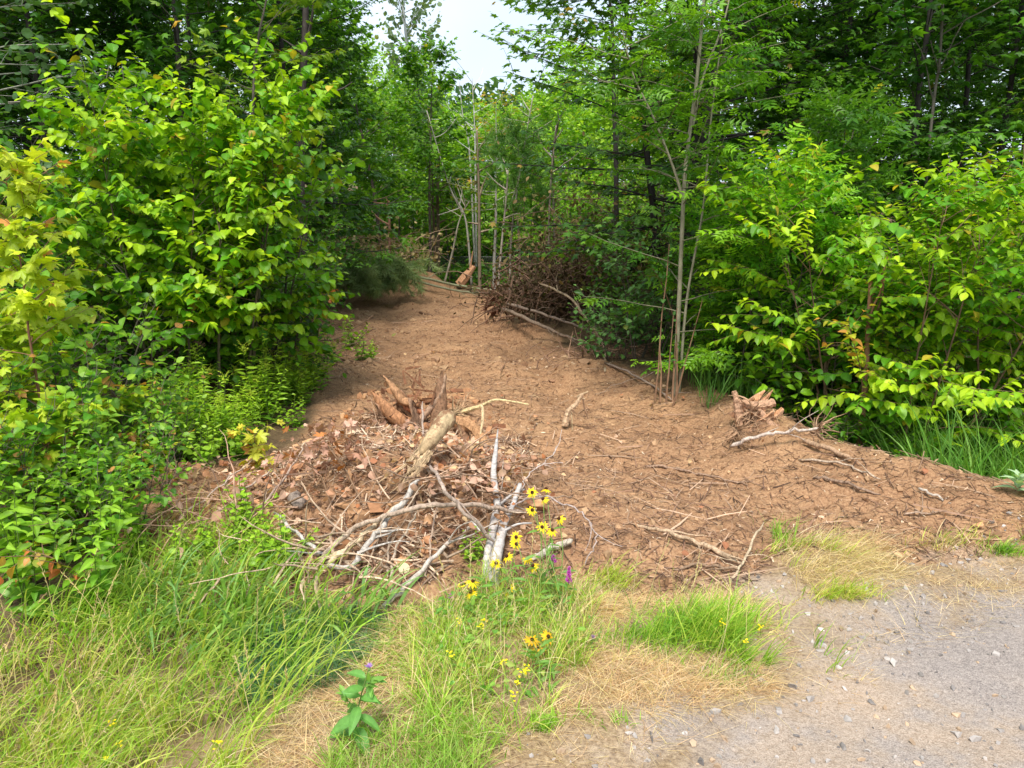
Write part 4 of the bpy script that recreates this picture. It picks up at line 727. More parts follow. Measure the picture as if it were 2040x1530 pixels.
def slab(pts, r, wd, col):           # a thick curved board: torn wood, and the painted cavity shade below
    c = catmull([q_(*p_) for p_ in pts], 7); n_ = len(c); rr = np.interp(np.linspace(0, 1, n_), np.linspace(0, 1, len(r)), r); T = nrmz(np.gradient(c, axis=0)); S = nrmz(np.cross(T, A(0, 1, .2))); D_ = np.cross(S, T)
    an = np.arange(10) * .6283; V = c[:, None] + S[:, None] * (rr[:, None] * np.cos(an))[..., None] + D_[:, None] * (rr[:, None] * wd * np.sin(an))[..., None]; V = V * (1 + 0 * V) + .0035 * g3.normal(size=V.shape) + .005 * np.sin(an[None, :, None] * 5) * S[:, None]
    i_ = np.arange(n_ - 1)[:, None] * 10; j_ = np.arange(10)[None]; k_ = (j_ + 1) % 10; mb.add(V.reshape(-1, 3), None, np.stack([i_ + j_, i_ + k_, i_ + 10 + k_, i_ + 10 + j_], -1).reshape(-1, 4), np.asarray(col) * (.8 + .4 * g3.random((n_ * 10, 1))))
slab([(748, 788), (768, 812), (795, 838), (835, 850), (870, 852)], (.004, .05, .068, .05, .02), .7, (.44, .22, .11))
slab([(768, 760), (790, 786), (806, 806), (838, 812)], (.003, .03, .035, .02), 1.5, (.46, .25, .13))
slab([(880, 757), (874, 785), (856, 815), (825, 848)], (.008, .022, .028, .03), 1.3, (.42, .27, .18))
slab([(874, 752), (870, 790), (868, 825), (860, 855)], (.004, .055, .07, .05), .5, (.30, .17, .10))
slab([(760, 852), (800, 866), (850, 868)], (.03, .045, .03), 1, (.04, .022, .015))  # near-black slab paints the shade in the cavity under the stump
slab([(800, 800), (815, 820), (850, 826)], (.01, .03, .02), .6, (.5, .2, .1))
slab([(815, 780), (835, 800), (862, 805)], (.005, .02, .015), .6, (.48, .26, .13))
mb.build('stump_shell', M_wood, root, smooth=True)
mb = MB()
roots(mb, A(-.2, -.05, .15), 22, .3, .016, (.3, .17, .1), g3, (-.7, -.2, .2)); roots(mb, A(.1, -.05, .05), 26, .35, .014, (.3, .16, .1), g3, (.2, -.6, -.1)); roots(mb, A(0, 0, .1), 14, .3, .018, (.22, .12, .08), g3)
mb.build('roots', M_wood, root)
mb = MB()
for i in range(16):
    p = q_(835 + 14 * g3.normal(), 795 + 16 * g3.normal(), -.02 + .03 * g3.normal()); d = A(.1 * g3.normal() + .03, 0, .10 + .05 * g3.random()) if i % 3 == 0 else A(.12, .02 * g3.normal(), .02 * g3.normal()); s = nrmz(np.cross(d, A(0, 1, .3))) * .012
    mb.add([p - s, p + s, p + d + s * .4, p + d - s * .4, p - s + A(0, .012, 0), p + s + A(0, .012, 0)], [(0, 4, 5), (0, 5, 1)], [(0, 1, 2, 3)], np.array([.42, .2, .11]) * (.5 + .8 * g3.random()))
mb.build('splinters', M_wood, root)
# dark root clod between stump and yellow log, and the yellow log itself
b = Lp(800, 985, .08); root = thing('fallen_log', 'yellow peeled log with torn root crown leaning on the debris mound', 'log', b)
Wp = np.array([Lp(785, 985, .10), Lp(812, 945, .16), Lp(838, 905, .20), Lp(862, 872, .22), Lp(884, 842, .24), Lp(904, 822, .26)]) - b
Wp = Wp[2:]; mb = MB(); mb.tube(catmull(Wp, 12), (.006, .03, .038, .041, .046, .05, .052, .046, .012), (.46, .32, .18), 14, True, .12, 5, col2=(.50, .38, .22)); mb.build('trunk', M_peel, root, smooth=True)
mb = MB()
for i in range(16):            # long torn fibres fanning out of the lower end
    a_ = g3.normal() * 9; e_ = Lp(790 + 26 * g3.normal(), 975 + 16 * g3.normal(), .03 + .05 * g3.random()) - b; m_ = Lp(826 + a_, 925 + .5 * a_, .15) - b; s_ = Lp(852 + a_ * .6, 893 + a_ * .5, .2) - b
    mb.tube(catmull([s_, m_, e_]), (.009 + .008 * g3.random(), .009, .0015), np.array([.52, .37, .22]) * (.6 + .6 * g3.random()), 5, False, .5, i)
mb.build('torn_fibres', M_wood, root)
mb = MB()
for pts, r, c_ in [([(895, 835, 5.0), (940, 850, 4.9), (965, 885, 4.75), (985, 930, 4.5)], (.048, .042, .034, .02), (.44, .24, .12)), ([(905, 825, 5.0), (955, 810, 4.95), (985, 797, 4.9), (1020, 800, 4.9), (1053, 806, 4.9)], (.02, .008, .006), (.66, .5, .26)),
                  ([(915, 850, 4.95), (930, 880, 4.9), (945, 915, 4.75)], (.05, .035, .02), (.30, .17, .1)), ([(960, 805, 4.9), (962, 830, 4.85), (957, 865, 4.8)], (.008, .012, .006), (.6, .45, .26)), ([(900, 880, 4.8), (870, 915, 4.55), (850, 945, 4.4)], (.022, .02, .012), (.6, .46, .32))]:
    mb.tube(catmull([P(*q) - b for q in pts]), r, c_, 7, True, .3)
roots(mb, Lp(900, 826, .24) - b, 16, .13, .008, (.40, .27, .15), g3, (.8, .1, .3), .5, 0, .2); roots(mb, P(910, 820, 5.0) - b, 30, .22, .012, (.42, .26, .15), g3, (.5, 0, .35), .8); roots(mb, P(800, 975, 4.35) - b, 26, .2, .008, (.6, .42, .25), g3, (-.5, -.3, -.1), .6, wob=.1)
mb.build('roots', M_wood, root)
# white birch limb
b = G(985, 1165); root = thing('birch_limb', 'white crooked birch limb standing up out of the mound behind the flowers', 'branch', b)
mb = MB()
for pts, r in [([(982, 1172, .0), (986, 1120, .07), (1000, 1060, .09), (1006, 1020, .1)], (.026, .026, .016)), ([(966, 1162, .0), (972, 1100, .06), (985, 1040, .1), (990, 1000, .13), (983, 940, .16), (987, 900, .18), (992, 855, .2)], (.018, .019, .022, .019, .016, .012, .003)),
               ([(1002, 1055, .09), (1020, 1010, .13), (1036, 965, .17)], (.012, .013, .014)), ([(992, 1080, .09), (960, 1060, .12), (935, 1030, .14)], (.008, .006)), ([(1000, 1060, .1), (1030, 1045, .12), (1060, 1042, .1)], (.008, .004)), ([(990, 1010, .12), (1020, 985, .14), (1045, 975, .14)], (.007, .004))]:
    mb.tube(catmull([Lp(*q) - b for q in pts], 7), r, (.56, .51, .48), 8, True, .3, 3)
mb.build('limb', bark_mat('birch_bark', 30, (.6, .6, 3), .5, .7, .35, 1.15), root, smooth=True)
mb = MB(); roots(mb, P(1000, 1000, 3.65) - b, 14, .2, .006, (.5, .42, .36), g3, (.3, 0, .5), .8, .02, .12); mb.build('twigs', M_wood, root)
# cut disc
b = Lp(805, 1133, .01); mb = MB(); dn = nrmz(A(.1, -.9, .55)); mb.tube([A(0, 0, 0) - dn * .01, dn * .012], (.026, .026), (.55, .5, .3), 14, True); o = mb.build('sawn_disc', M_chip); o.location = tuple(b); tag(o, 'small round pale sawn disc of wood on the mound face', 'wood disc')
# right-hand root stump on the bank and the small snag
b = G(1490, 840); root = thing('tree_stump', 'light brown torn root stump on the crest of the right dirt bank', 'stump', b)
mb = MB(); ragged_shell(mb, A(-.02, 0, -.03), A(.5, -.2, .7), .12, .2, 1.5, 6.4, .05, g3, (.48, .28, .17), .8)
for a, c_, e, r in [((-.12, 0, .24), (-.09, -.02, .12), (-.08, -.05, -.02), .035), ((-.08, -.02, .16), (.05, -.06, .14), (.17, -.05, .16), .04), ((.05, -.08, .12), (.12, -.14, .02), (.2, -.2, -.03), .03)]: mb.tube(catmull([A(*a), A(*c_), A(*e)]), (r * .5, r, r * .8), (.5, .3, .19), 7, True, .35)
mb.build('stump_shell', M_wood, root)
mb = MB(); roots(mb, A(0, -.05, .08), 46, .26, .012, (.42, .26, .16), g3, (.2, -.4, -.2)); roots(mb, A(-.15, -.25, .0), 40, .32, .008, (.36, .22, .13), g3, (0, -.3, .0), 1, -.02); roots(mb, A(.4, -.3, .0), 40, .3, .008, (.38, .24, .15), g3, (.3, -.2, .0), 1, -.02); mb.build('roots', M_wood, root)
b = G(1130, 845); root = thing('wood_snag', 'small upright broken snag on the dirt at the centre', 'snag', b); mb = MB(); y0 = b[1]
for pts, r, c_ in [([(1125, 848), (1133, 820), (1148, 805), (1160, 784)], (.03, .022, .012), (.55, .38, .24)), ([(1160, 788), (1165, 815), (1172, 835)], (.008, .006), (.3, .18, .11)), ([(1138, 820), (1140, 850), (1140, 890)], (.006, .004), (.55, .42, .25)), ([(1165, 795), (1150, 790), (1172, 780)], (.008, .005), (.5, .36, .22))]:
    mb.tube(catmull([P(q[0], q[1], y0 - .1) - b for q in pts]), r, c_, 6, True, .3)
roots(mb, A(0, 0, .03), 16, .12, .01, (.34, .2, .12), g3, (-.3, -.3, .2)); mb.build('snag', M_wood, root)
b = G(935, 578); root = thing('broken_trunk', 'short orange splintered broken trunk at the end of the track', 'stump', b); mb = MB(); W = [P(915, 568, b[1]), P(930, 550, b[1]), P(945, 530, b[1])]
mb.tube(np.array(W) - b, (.13, .11, .05), (.5, .27, .15), 8, True, .4); mb.tube(np.array([P(935, 545, b[1]), P(942, 500, b[1])]) - b, (.04, .01), (.45, .24, .14), 5, True, .3); mb.build('trunk', M_wood, root)
# root mass at the left of the brush pile
b = Lp(995, 640, 0); root = thing('root_ball', 'dark torn root ball at the left end of the brush pile', 'root ball', b); mb = MB()
roots(mb, A(0, .1, .3), 90, .55, .03, (.2, .1, .06), g3, (-.3, -.3, .1), 1, -.03, .3); roots(mb, A(.5, .2, .3), 70, .6, .025, (.24, .12, .075), g3, (0, -.3, .2), 1, -.03, .3)
mb.build('roots', M_wood, root)
# brush pile
def brush(name, label, c, sx, sy, sz, n, L, r, col, seed, leaf=None, nl=0, lpal=WITH, lsz=.09, kind='broad'):
    g4 = np.random.default_rng(seed); mb = MB()
    for i in range(n):
        p = A(g4.normal() * sx, g4.normal() * sy, abs(g4.normal()) * sz); d = g4.normal(size=3) * A(1, .8, .55)
        t_ = arc(g4, p, d, L * (.4 + g4.random()), 7, -.04, .16); mb.tube(t_, (r * (.3 + g4.random()), r * .2), np.asarray(col) * (.6 + .9 * g4.random()), 4, False)
    root = thing(name, label, 'brush pile', c); tag(mb.build('twigs', M_wood, root))
    if nl:
        lv = Leaves(kind, seed); p = g4.normal(size=(nl, 3)) * A(sx, sy, sz); p[:, 2] = abs(p[:, 2]) * 1.1
        f = g4.random((nl, 1)); lv.put(p, g4.normal(size=(nl, 3)) + A(0, 0, -.6), g4.normal(size=(nl, 3)), lsz * (.6 + .6 * g4.random(nl)), (np.asarray(lpal[0]) * f + np.asarray(lpal[1]) * (1 - f)) * (.6 + .6 * g4.random((nl, 1)))); lv.build('withered_leaves', M_dead, root)
    return root
BR_SHADE = ((.09, .055, .03), (.04, .035, .015))
brush('brush_pile', 'big tangled brush pile of brown twigs right of the upper track', XY(.95, 12.0, .1), .6, .5, .42, 520, .85, .012, (.15, .09, .06), 71, nl=4200, lpal=BR_SHADE, lsz=.07, kind='ovate_lo')  # withered leaves and twigs darkened to paint the pile's shaded hollow
brush('brush_pile', 'withered leafy brush heaped behind the root ball', XY(1.0, 13.2, .4), .55, .5, .75, 160, .8, .011, (.2, .13, .09), 72, nl=2200, lpal=((.24, .16, .08), (.10, .13, .035)), lsz=.085, kind='ovate_lo')
brush('brush_pile', 'dark brush with withered leaves hanging under the dark maple', XY(1.9, 11.0, .5), .55, .5, .6, 140, .9, .01, (.2, .13, .09), 73, nl=1700, lpal=((.16, .10, .03), (.08, .14, .03)), lsz=.08, kind='ovate_lo')
brush('brush_pile', 'low twig litter right of the track below the dogwood', XY(1.15, 9.3, 0), .4, .35, .1, 150, .5, .007, (.3, .18, .12), 74)
brush('brush_pile', 'loose brown twigs behind the big stump', XY(-1.15, 5.9, 0), .25, .2, .05, 50, .35, .006, (.36, .24, .16), 75, nl=120, lpal=WITH, lsz=.06)
brush('brush_pile', 'tangled dead twigs on the left track bank', XY(-2.75, 8.9, 0), .35, .8, .13, 160, .6, .007, (.3, .2, .13), 76, nl=260, lpal=((.3, .25, .1), (.2, .22, .05)), lsz=.06)
brush('brush_pile', 'dry twigs and withered leaves on top of the far earth mound', XY(-3.4, 18.6, 0), .8, .8, .35, 160, .9, .012, (.36, .25, .16), 77, nl=700, lpal=((.4, .3, .16), (.3, .28, .1)), lsz=.11)
brush('brush_pile', 'twigs and roots tangled at the foot of the debris mound', Lp(720, 1120, 0), .28, .12, .06, 110, .35, .007, (.5, .36, .25), 78)
brush('brush_pile', 'roots and twigs tangled round the yellow log', Lp(920, 960, 0), .22, .16, .06, 80, .32, .006, (.42, .28, .19), 79, nl=160, lpal=WITH, lsz=.045)
brush('brush_pile', 'reddish dead stems lying beside the bare soil hollow', Lp(400, 1020, 0), .3, .15, .05, 90, .4, .005, (.42, .26, .18), 80, nl=80, lpal=WITH, lsz=.05)
# pine boughs left of the upper track
gp = np.random.default_rng(81); c = A(*XY(-3.05, 16.4, .0)); root = thing('pine_bough_pile', 'heap of grey-green cut pine boughs beside the earth mound', 'brush pile', c); mb = MB(); lv = Leaves('needle', 81)
for i in range(100):
    p = A(gp.normal() * .5, gp.normal() * .4, .2 + .5 * gp.random()); d = A(gp.normal() * .5 + .4, -.5, -.25 + .5 * gp.random()); t_ = arc(gp, p + A(-.2, 0, .25), d, .7, 5, -.16, .08); mb.tube(t_, (.012, .004), (.2, .15, .1), 4, False)
    lv.along(t_, .03, .2, ((.18, .28, .10), (.36, .46, .2)), .7, .3, .5, .6, .1)
mb.build('branches', M_bark, root); lv.build('needles', M_dull, root)
# wire fence far behind
b = A(*XY(-1.4, 21.5)); root = thing('wire_fence', 'low grey chain-link fence behind the far trunks', 'fence', b); mb = MB(); pm = MB()
for k in range(110):
    x0 = -4 + k * .06
    for s_ in (1, -1):
        a, c_ = A(x0, 0, .02), A(x0 + s_ * .38, 0, .78); sw = A(.005, 0, 0); mb.add([a - sw, a + sw, c_ + sw, c_ - sw], None, [(0, 1, 2, 3)], (1, 1, 1))
for x0 in (-4, -1.5, 1, 3.5, 5): 
    q = MB(); q.tube([A(x0, .03, -.1), A(x0, .03, .85)], (.022, .022), (1, 1, 1), 8); q.build('post', M_wire, root)
q = MB(); q.tube([A(-4, .03, .8), A(5, .03, .8)], (.01, .01), (1, 1, 1), 6); q.build('rail', M_wire, root); mb.build('wire_mesh', M_wire, root)
#@@LITTER
# ------------------------------------------------------------------ loose litter on the soil (uncountable)
gl = np.random.default_rng(90)
def region(n, pts_px, g_, margin=0):
    pts = [flat(*p) for p in pts_px]; xs = [p[0] for p in pts]; ys = [p[1] for p in pts]; out = []; k = 0
    while k < n:
        x = g_.uniform(min(xs), max(xs), n * 3); y = g_.uniform(min(ys), max(ys), n * 3); m_ = (poly_sdf(x, y, pts) + .10 * fbm(x * 3, y * 3, 3, 123) < margin) & (g_.random(len(x)) < np.clip(.62 + 1.5 * fbm(x * 4.5, y * 4.5, 3, int(n) % 50), .06, 1)); out.append(np.stack([x[m_], y[m_]], -1)); k += m_.sum()
    return np.vstack(out)[:n]
def in_dirt(n, g_, ymax=18, near=1.5, inset=-.03):
    out = []; k = 0
    while k < n:
        y = 3 + (ymax - 3) * g_.random(n * 4) ** near; x = g_.uniform(-4.5, 3.5, n * 4); m_ = poly_sdf(x, y, DIRT) < inset; out.append(np.stack([x[m_], y[m_]], -1)); k += m_.sum()
    return np.vstack(out)[:n]
def chips(name, label, xy, lmin, lmax, asp, cols, g_, lift=.004, tilt=.25, mat=None, kind3=True):
    n = len(xy); z = H(xy[:, 0], xy[:, 1], True); a = g_.random(n) * 6.28; l_ = lmin + (lmax - lmin) * g_.random(n) ** 2.2
    d = np.stack([np.cos(a), np.sin(a), tilt * g_.normal(size=n)], -1); s = np.stack([-np.sin(a), np.cos(a), .3 * g_.normal(size=n)], -1) * (l_ * asp * (.6 + .8 * g_.random(n)))[:, None]
    p = np.stack([xy[:, 0], xy[:, 1], z + lift], -1); m_ = A(0, 0, 1) * (l_ * asp * .7)[:, None]; bend = s * (g_.normal(size=n) * 1.5)[:, None]
    h = d * l_[:, None] * .5
    V = np.stack([p - h - s * .5, p - h + s * .5, p + bend + s * .5 + m_, p + bend - s * .5 + m_ * .6, p + h + s * .3, p + h - s * .3], 1)
    Q = np.array([(0, 1, 2, 3), (3, 2, 4, 5)])[None] + (np.arange(n) * 6)[:, None, None]
    c = np.asarray(cols)[g_.integers(0, len(cols), n)] * (.65 + .7 * g_.random((n, 1)))
    mb = MB(); mb.add(V.reshape(-1, 3), None, Q.reshape(-1, 4), np.repeat(c, 6, 0)); return tag(mb.build(name, mat or M_chip), label, 'litter', kind='stuff')
chips('twig_litter', 'fine dark twigs and root bits strewn over the dirt', in_dirt(36000, gl, 19, 1.9), .02, .13, .05, [(.11, .06, .04), (.17, .09, .055), (.30, .19, .12), (.08, .045, .03)], gl)
chips('wood_chips', 'pale wood chips strewn over the dirt', in_dirt(6000, gl, 19, 1.9), .008, .04, .2, [(.55, .38, .25), (.62, .48, .34), (.45, .3, .2)], gl)
chips('long_twigs', 'thin long dead twigs lying scattered over the dirt', in_dirt(1500, gl, 15, 1.7), .12, .5, .018, [(.3, .18, .12), (.42, .28, .19), (.2, .11, .07)], gl, .012, .08)
for rp, n in [([(560, 900), (760, 830), (1060, 860), (1080, 1100), (760, 1180), (520, 1080)], 7000)]:
    chips('mound_litter', 'dense root bits and bark over the debris mound', region(n, rp, gl), .02, .12, .08, [(.24, .14, .09), (.42, .28, .18), (.55, .42, .3), (.15, .08, .05)], gl, .015, .4)
fl = Leaves('broad', 91)
xy = np.vstack([region(420, [(800, 930), (900, 900), (1060, 940), (1060, 1080), (900, 1110), (820, 1050)], gl), region(330, [(560, 900), (700, 860), (1050, 900), (1060, 1100), (760, 1200), (520, 1100), (420, 1000)], gl), in_dirt(130, gl, 12, 1.5), region(260, [(240, 1000), (560, 960), (560, 1180), (300, 1180)], gl)])
n = len(xy); fl.put(np.stack([xy[:, 0], xy[:, 1], H(xy[:, 0], xy[:, 1], True) + .012 + .05 * gl.random(n) ** 2], -1), gl.normal(size=(n, 3)) * A(1, 1, .35), gl.normal(size=(n, 3)) * .7 + A(0, -.2, 1), .022 + .026 * gl.random(n),
       np.array([(.50, .26, .14), (.58, .38, .26), (.34, .15, .08), (.52, .36, .2)])[gl.integers(0, 4, n)] * (.7 + .5 * gl.random((n, 1))))
tag(fl.build('fallen_leaves', M_dead, None), 'curled brown and pinkish dead leaves lying over the mound and dirt', 'leaves', kind='stuff')
# soil clods
def clods(n, xy, smin, smax, name, label, col, g_):
    t_ = (1 + 5 ** .5) / 2; v0 = nrmz(A([-1, t_, 0], [1, t_, 0], [-1, -t_, 0], [1, -t_, 0], [0, -1, t_], [0, 1, t_], [0, -1, -t_], [0, 1, -t_], [t_, 0, -1], [t_, 0, 1], [-t_, 0, -1], [-t_, 0, 1]))
    f0 = np.array([(0, 11, 5), (0, 5, 1), (0, 1, 7), (0, 7, 10), (0, 10, 11), (1, 5, 9), (5, 11, 4), (11, 10, 2), (10, 7, 6), (7, 1, 8), (3, 9, 4), (3, 4, 2), (3, 2, 6), (3, 6, 8), (3, 8, 9), (4, 9, 5), (2, 4, 11), (6, 2, 10), (8, 6, 7), (9, 8, 1)])
    s = smin + (smax - smin) * g_.random(n) ** 3; V = v0[None] * (1 + .35 * g_.normal(size=(n, 12, 1))) * (s[:, None] * (1 + .3 * g_.normal(size=(n, 3))))[:, None, :] + np.stack([xy[:, 0], xy[:, 1], H(xy[:, 0], xy[:, 1], True) + s * .15], -1)[:, None]
    T = f0[None] + (np.arange(n) * 12)[:, None, None]; c = np.repeat(np.asarray(col)[g_.integers(0, len(col), n)] * (.75 + .5 * g_.random((n, 1))), 12, 0)
    mb = MB(); mb.add(V.reshape(-1, 3), T.reshape(-1, 3), None, c); return tag(mb.build(name, M_chip), label, 'litter', kind='stuff')
clods(5000, in_dirt(5000, gl, 14, 1.7), .002, .02, 'soil_clods', 'small crumbled soil clods over the dirt', [(.32, .185, .10), (.25, .14, .075), (.4, .25, .14)], gl)
clods(900, region(900, [(600, 900), (760, 760), (960, 790), (1060, 900), (1080, 1100), (760, 1180), (560, 1080)], gl), .008, .045, 'mound_clods', 'lumps of brown soil over the debris mound', [(.36, .18, .09), (.24, .11, .06), (.44, .25, .13)], gl)
clods(700, region(700, [(660, 620), (720, 540), (800, 530), (900, 600), (1000, 640), (1200, 740), (1350, 800), (1100, 800), (620, 760)], gl), .01, .05, 'track_clods', 'lumps of brown soil along the upper track', [(.32, .19, .11), (.25, .14, .08), (.40, .26, .15)], gl)
rx = np.stack([gl.uniform(-.6, 4.5, 9000), gl.uniform(1.6, 5, 9000)], -1); rx = rx[poly_sdf(rx[:, 0], rx[:, 1], ROAD) < .15]
clods(len(rx), rx, .0012, .013, 'road_gravel', 'loose grit and small stones on the gravel road', [(.3, .27, .25), (.2, .18, .17), (.4, .36, .33), (.38, .27, .18)], gl)

# ------------------------------------------------------------------ grass
def grass(name, label, xy, lmin, lmax, wid, cols, g_, lean=.35, bias=(0, 0), curve=.8, seg=5, mat=None, kind='stuff', cat='grass', loc=None, lift=0, tipcol=None):
    n = len(xy); z = H(xy[:, 0], xy[:, 1], True); L = lmin + (lmax - lmin) * g_.random(n) ** 1.3; a = g_.random(n) * 6.28
    hd = np.stack([np.cos(a), np.sin(a)], -1) * .7 + np.asarray(bias) ; hd = hd / np.maximum(np.linalg.norm(hd, axis=1, keepdims=True), .2)
    th0 = lean * g_.random(n) if lean < 1 else lean * (.72 + .4 * g_.random(n)); th1 = th0 + curve * (.4 + 1.2 * g_.random(n)); P0 = np.stack([xy[:, 0], xy[:, 1], z - .01 + lift], -1); pts = [P0]; ths = []
    for k in range(seg):
        f = (k + .5) / seg; th = th0 + (th1 - th0) * f ** 1.2; ths.append(th)
        pts.append(pts[-1] + (L / seg)[:, None] * np.stack([hd[:, 0] * np.sin(th), hd[:, 1] * np.sin(th), np.cos(th)], -1))
    pts = np.stack(pts, 1); wv = wid * (.5 + .9 * g_.random(n)); tw = a + 1.57 + .6 * g_.normal(size=n); sd_ = np.stack([np.cos(tw), np.sin(tw), 0 * tw], -1)
    prof = np.array([.7, 1, .95, .75, .45, .05])[:seg + 1] if seg == 5 else np.linspace(1, .1, seg + 1)
    o_ = sd_[:, None, :] * (wv[:, None] * prof[None])[..., None]
    V = np.stack([pts - o_, pts + o_], 2).reshape(n, -1, 3); k = np.arange(seg) * 2; Q = np.stack([k, k + 1, k + 3, k + 2], -1)[None] + (np.arange(n) * (2 * seg + 2))[:, None, None]
    c = np.asarray(cols)[g_.integers(0, len(cols), n)] * (.75 + .5 * g_.random((n, 1))); c = np.repeat(c[:, None], 2 * seg + 2, 1)
    if tipcol is not None:
        f = np.repeat(np.linspace(0, 1, seg + 1) ** 2, 2)[None, :, None] * g_.random((n, 1, 1)); c = c * (1 - f) + np.asarray(tipcol) * f
    mb = MB(); mb.add(V.reshape(-1, 3), None, Q.reshape(-1, 4), c.reshape(-1, 3)); o = mb.build(name, mat or M_grass, None, loc); return tag(o, label, cat, kind=kind)
GRN = [(.18, .38, .03), (.27, .47, .04), (.14, .31, .03), (.38, .52, .08)]; DRY = [(.66, .50, .27), (.78, .64, .40), (.56, .38, .2), (.62, .52, .25)]; YGR = [(.42, .55, .07), (.54, .58, .12), (.28, .46, .04)]
gr = np.random.default_rng(100)
FL = [(-300, 1180), (120, 1170), (420, 1150), (620, 1190), (740, 1230), (640, 1330), (420, 1560), (300, 1900), (-600, 1900)]
STR = DRY + [(.62, .42, .26), (.36, .22, .12), (.72, .58, .4)]
grass('tall_grass', 'long arching green grass filling the lower left corner', region(4200, FL, gr), .12, .42, .0032, GRN + YGR, gr, .6, (.7, -.45), 1.3, tipcol=(.5, .5, .15))
grass('tall_grass', 'yellowish fine grass in the lower left corner', region(5200, [(-300, 1230), (260, 1280), (440, 1400), (480, 1600), (300, 1900), (-600, 1900)], gr), .08, .32, .0016, YGR + DRY[:2], gr, .6, (.6, -.3), 1.2)
grass('coarse_grass', 'broad-bladed green grass at the foot of the mound', region(380, [(220, 1150), (420, 1140), (640, 1190), (860, 1215), (700, 1260), (300, 1250)], gr), .14, .4, .007, [(.2, .36, .06), (.26, .42, .1), (.18, .34, .10)], gr, .6, (.6, -.3), 1.2)
grass('fine_sedge', 'dark bluish green feathery sedge patch left of the flowers', region(5200, [(470, 1250), (560, 1200), (760, 1235), (730, 1290), (640, 1340), (480, 1360)], gr), .05, .14, .0018, [(.07, .18, .06), (.10, .22, .09), (.15, .27, .14)], gr, .8, (.3, 0), 1.4)
grass('dry_grass', 'flattened pale straw along the road edge at the bottom', region(13000, [(380, 1560), (560, 1400), (720, 1240), (860, 1220), (900, 1380), (1060, 1500), (900, 1750), (200, 1900)], gr), .05, .2, .0014, STR, gr, 1.4, (.2, -.1), .35, 4)
grass('dry_grass', 'flattened pale straw between the green tufts and the gravel', region(9000, [(1080, 1290), (1300, 1270), (1500, 1300), (1560, 1360), (1500, 1420), (1350, 1440), (1250, 1420), (1130, 1440), (1040, 1420)], gr), .05, .2, .0013, STR, gr, 1.45, (.2, -.1), .3, 4)
grass('dry_grass', 'combed pale straw lying right of the peeled stick', region(3600, [(1530, 1090), (1640, 1060), (1760, 1080), (1810, 1150), (1720, 1180), (1620, 1190), (1570, 1150)], gr), .08, .26, .0014, [(.66, .52, .28), (.72, .58, .34), (.56, .46, .2), (.45, .42, .14), (.4, .27, .15), (.8, .7, .48)], gr, 1.2, (.55, -.3), .8, 4)
grass('dry_grass', 'thin straw scattered over the gravel edge', region(2600, [(1450, 1180), (1900, 1130), (2040, 1100), (2040, 1200), (1700, 1240), (1600, 1340), (1300, 1500), (1000, 1530), (950, 1500), (1400, 1380)], gr), .04, .16, .0011, STR, gr, 1.5, (.1, -.1), .15, 3)
grass('dry_grass', 'straw and dead stems on the slope between mound and left thicket', region(7000, [(230, 1100), (420, 1040), (560, 1050), (640, 1160), (460, 1210), (200, 1230), (60, 1300)], gr), .05, .22, .0018, STR, gr, 1.35, (.2, -.2), .4, 4)
grass('dry_grass', 'pale straw band along the foot of the dirt behind the green tufts', region(5000, [(1130, 1180), (1280, 1175), (1500, 1190), (1540, 1240), (1350, 1230), (1200, 1250)], gr), .05, .18, .0013, DRY, gr, 1.4, (.3, -.2), .4, 4)
grass('dry_grass', 'dead straw under the green grass round the yellow flowers', region(5000, [(860, 1230), (960, 1190), (1120, 1175), (1220, 1200), (1180, 1330), (1100, 1440), (1000, 1500), (880, 1480), (800, 1400)], gr), .05, .2, .0013, STR, gr, 1.2, (.2, -.1), .6, 4)
grass('green_grass', 'fine bright green grass round the yellow flowers', region(4600, [(860, 1230), (960, 1195), (1120, 1180), (1180, 1200), (1160, 1330), (1100, 1420), (1000, 1500), (880, 1480), (800, 1400)], gr), .06, .24, .0016, GRN + YGR + DRY[:2], gr, .7, (.1, -.1), 1.0)
grass('green_grass', 'fine green grass along the bottom edge by the road', region(3600, [(620, 1500), (860, 1400), (1010, 1460), (1000, 1540), (900, 1650), (600, 1800)], gr), .04, .15, .0018, [(.2, .38, .04), (.28, .45, .06), (.36, .45, .1)], gr, .7, (.1, 0), .9)
grass('mixed_grass', 'green and straw coloured grass left of the flowers', region(3000, [(700, 1380), (780, 1230), (900, 1210), (900, 1450), (760, 1500)], gr), .05, .18, .0015, GRN + DRY, gr, 1.0, (.2, -.1), .8)
grass('dry_grass', 'loose straw wisps blown over the gravel', region(1500, [(1100, 1480), (1300, 1440), (1560, 1350), (1700, 1260), (2000, 1160), (2040, 1220), (1800, 1320), (1640, 1420), (1300, 1530), (1000, 1540)], gr), .05, .16, .0011, STR, gr, 1.5, (.1, -.1), .12, 3)
grass('dry_grass', 'brownish straw and roots in the grey soil at the right', region(3600, [(1780, 1080), (2040, 1050), (2200, 1100), (2040, 1190), (1850, 1170), (1700, 1200)], gr), .04, .14, .0014, STR + [(.2, .12, .07)], gr, 1.45, (.3, -.2), .25, 3)
grass('green_grass', 'sparse green grass growing through the straw left of the mound', region(1300, [(230, 1120), (420, 1080), (560, 1110), (700, 1190), (460, 1210), (120, 1220)], gr), .1, .32, .003, GRN + YGR, gr, .6, (.4, -.2), 1.0)
cl = Leaves('ovate_lo', 101); xc = np.vstack([region(420, [(860, 1230), (960, 1195), (1150, 1185), (1180, 1300), (1100, 1400), (900, 1440)], gr), region(300, FL[:6], gr)]); n = len(xc)
